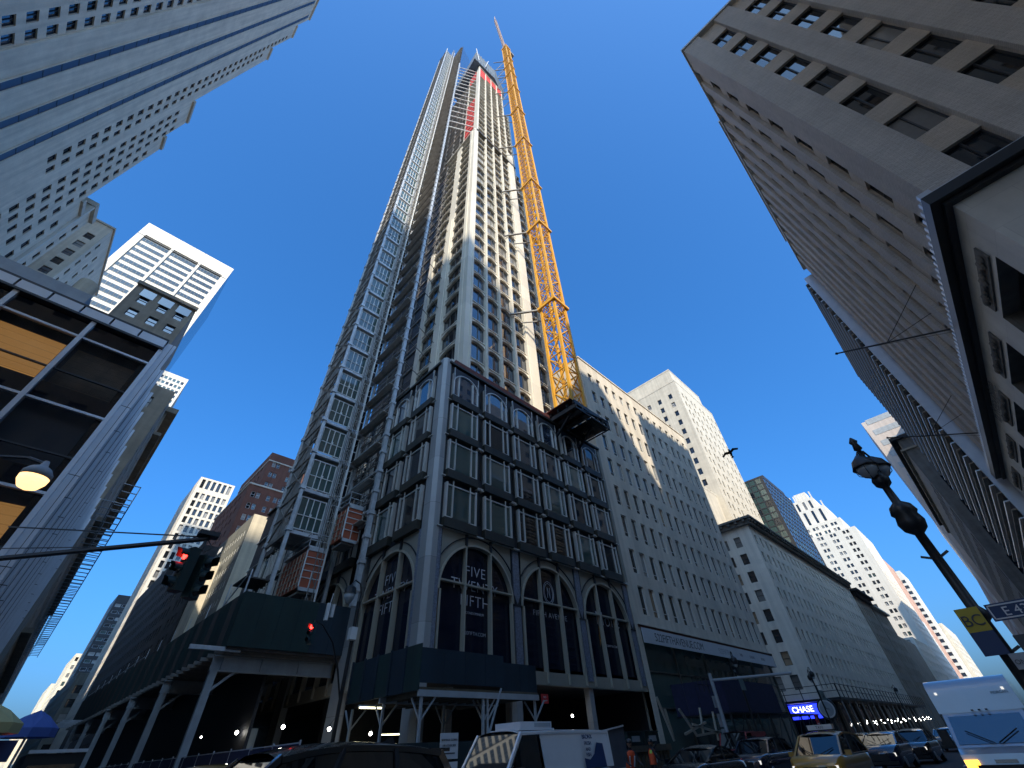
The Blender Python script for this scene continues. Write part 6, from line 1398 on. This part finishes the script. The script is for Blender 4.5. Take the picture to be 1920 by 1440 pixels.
def person(label, x, y, rot, lean, arm_up, helmet, vest):
    t = thing('person', label, 'person', (x, y, 0), rot); h = 1.0; ly = lean
    J = {'pelvis': ((0, 0, .95), (.15, .12)), 'waist': ((0, ly*.3, 1.1), (.14, .11)), 'chest': ((0, ly*.7, 1.32), (.18, .13)), 'neck0': ((0, ly*.95, 1.46), .075), 'neck': ((0, ly, 1.52), .055), 'head0': ((0, ly*1.05, 1.60), .085), 'head': ((0, ly*1.08, 1.68), .10), 'crown': ((0, ly*1.05, 1.76), .07)}
    Ed = [('pelvis', 'waist'), ('waist', 'chest'), ('chest', 'neck0'), ('neck0', 'neck'), ('neck', 'head0'), ('head0', 'head'), ('head', 'crown')]
    for s_, nm in ((-1, 'l'), (1, 'r')):
        up = arm_up if s_ > 0 else 0
        sh = (s_*.20, ly*.85, 1.41); el = (s_*.27, ly*.85-.10*(1+up), 1.14+.30*up); wr = (s_*(.26-.05*up), ly*.85-.28-.1*up, 1.05+.62*up)
        J['sh'+nm] = (sh, .065); J['el'+nm] = (el, .048); J['wr'+nm] = (wr, .03); pa = (wr[0], wr[1]-.07, wr[2]+.03*up); J['pa'+nm] = (pa, (.042, .02))
        Ed += [('neck0', 'sh'+nm), ('sh'+nm, 'el'+nm), ('el'+nm, 'wr'+nm), ('wr'+nm, 'pa'+nm)]
        for k in range(4):
            fx = pa[0]+(k-1.5)*.02; ln = (.062, .072, .068, .052)[k]
            J['f%s%da' % (nm, k)] = ((fx, pa[1]-.035, pa[2]-.005), .009); J['f%s%db' % (nm, k)] = ((fx, pa[1]-.035-ln*.6, pa[2]-.015), .008); J['f%s%dc' % (nm, k)] = ((fx, pa[1]-.035-ln, pa[2]-.035), .007)
            Ed += [('pa'+nm, 'f%s%da' % (nm, k)), ('f%s%da' % (nm, k), 'f%s%db' % (nm, k)), ('f%s%db' % (nm, k), 'f%s%dc' % (nm, k))]
        J['t'+nm] = ((pa[0]-s_*.045, pa[1]-.01, pa[2]-.01), .010); J['u'+nm] = ((pa[0]-s_*.055, pa[1]-.045, pa[2]-.02), .008); Ed += [('wr'+nm, 't'+nm), ('t'+nm, 'u'+nm)]
        st = .06*s_
        J['hip'+nm] = ((s_*.095, 0, .88), .095); J['kn'+nm] = ((s_*.11, -.03+st, .48), .058); J['an'+nm] = ((s_*.12, .04+st*1.6, .09), .04); J['to'+nm] = ((s_*.13, -.14+st*1.6, .04), (.042, .03))
        Ed += [('pelvis', 'hip'+nm), ('hip'+nm, 'kn'+nm), ('kn'+nm, 'an'+nm), ('an'+nm, 'to'+nm)]
    inst('body', skin_body((J, Ed), 'work_dark'), t, (0, 0, 0))
    hy, hz = ly*1.08, 1.68
    hd = MB(); hd.lathe([(.02, -.13), (.06, -.115), (.082, -.05), (.09, .01), (.085, .06), (.05, .1), (.01, .11)], 'skin', 14, (0, 0, 0)); hd.v = [(p[0]*.98, p[1]*1.12, p[2]) for p in hd.v]
    hd.box(-.012, .012, -.125, -.09, -.03, .015, 'skin')
    for s_ in (-1, 1): hd.box(s_*.085, s_*.1, -.02, .02, -.03, .03, 'skin'); hd.box(s_*.02, s_*.045, -.104, -.09, .005, .02, 'hair_dark')
    hd.box(-.028, .028, -.102, -.09, -.065, -.055, 'hair_dark')
    hd.build('head', t, (0, hy-.005, hz), smooth=True)
    hl = MB(); hl.lathe([(.125, -.0), (.118, .03), (.105, .085), (.06, .125), (.01, .135)], helmet, 18); hl.lathe([(.135, -.012), (.135, .0)], helmet, 18); hl.box(-.07, .07, -.19, -.1, -.01, .0, helmet); hl.build('helmet', t, (0, hy, hz+.035), smooth=True)
    v = MB(); n = 16; secs = [(.0, 0, .92, .19, .15), (0, ly*.3, 1.1, .185, .145), (0, ly*.7, 1.3, .215, .16), (0, ly*.88, 1.42, .19, .13), (0, ly*.95, 1.475, .10, .09)]
    k = v.mi(vest)
    for cx_, cy_, cz_, rx, ry in secs:
        for i in range(n): a = 2*PI*i/n; v.v.append((cx_+rx*math.cos(a), cy_+ry*math.sin(a), cz_))
    for j in range(len(secs)-1):
        for i in range(n): i2 = (i+1) % n; v.f.append((j*n+i, j*n+i2, (j+1)*n+i2, (j+1)*n+i)); v.m.append(k if not (vest == 'vest_orange' and j == 2 and i in (5, 6) and arm_up) else v.mi('vest_lime'))
    v.build('vest', t, smooth=True)
    for s_ in (-1, 1):
        q = MB(); q.bar((s_*.11, ly*.75-.165, 1.3), (s_*.09, ly*.2-.155, .98), .04, 'sign_white'); q.build('reflective_band', t)
    return t
person('worker in an orange vest and black helmet bending low behind the white van', 19.3, 13.0, -.5, -.22, 0, 'helmet_black', 'vest_orange')
person('worker in an orange vest with one arm raised beside the timber enclosure', 22.7, 14.0, .9, -.05, 1, 'helmet_black', 'vest_orange')
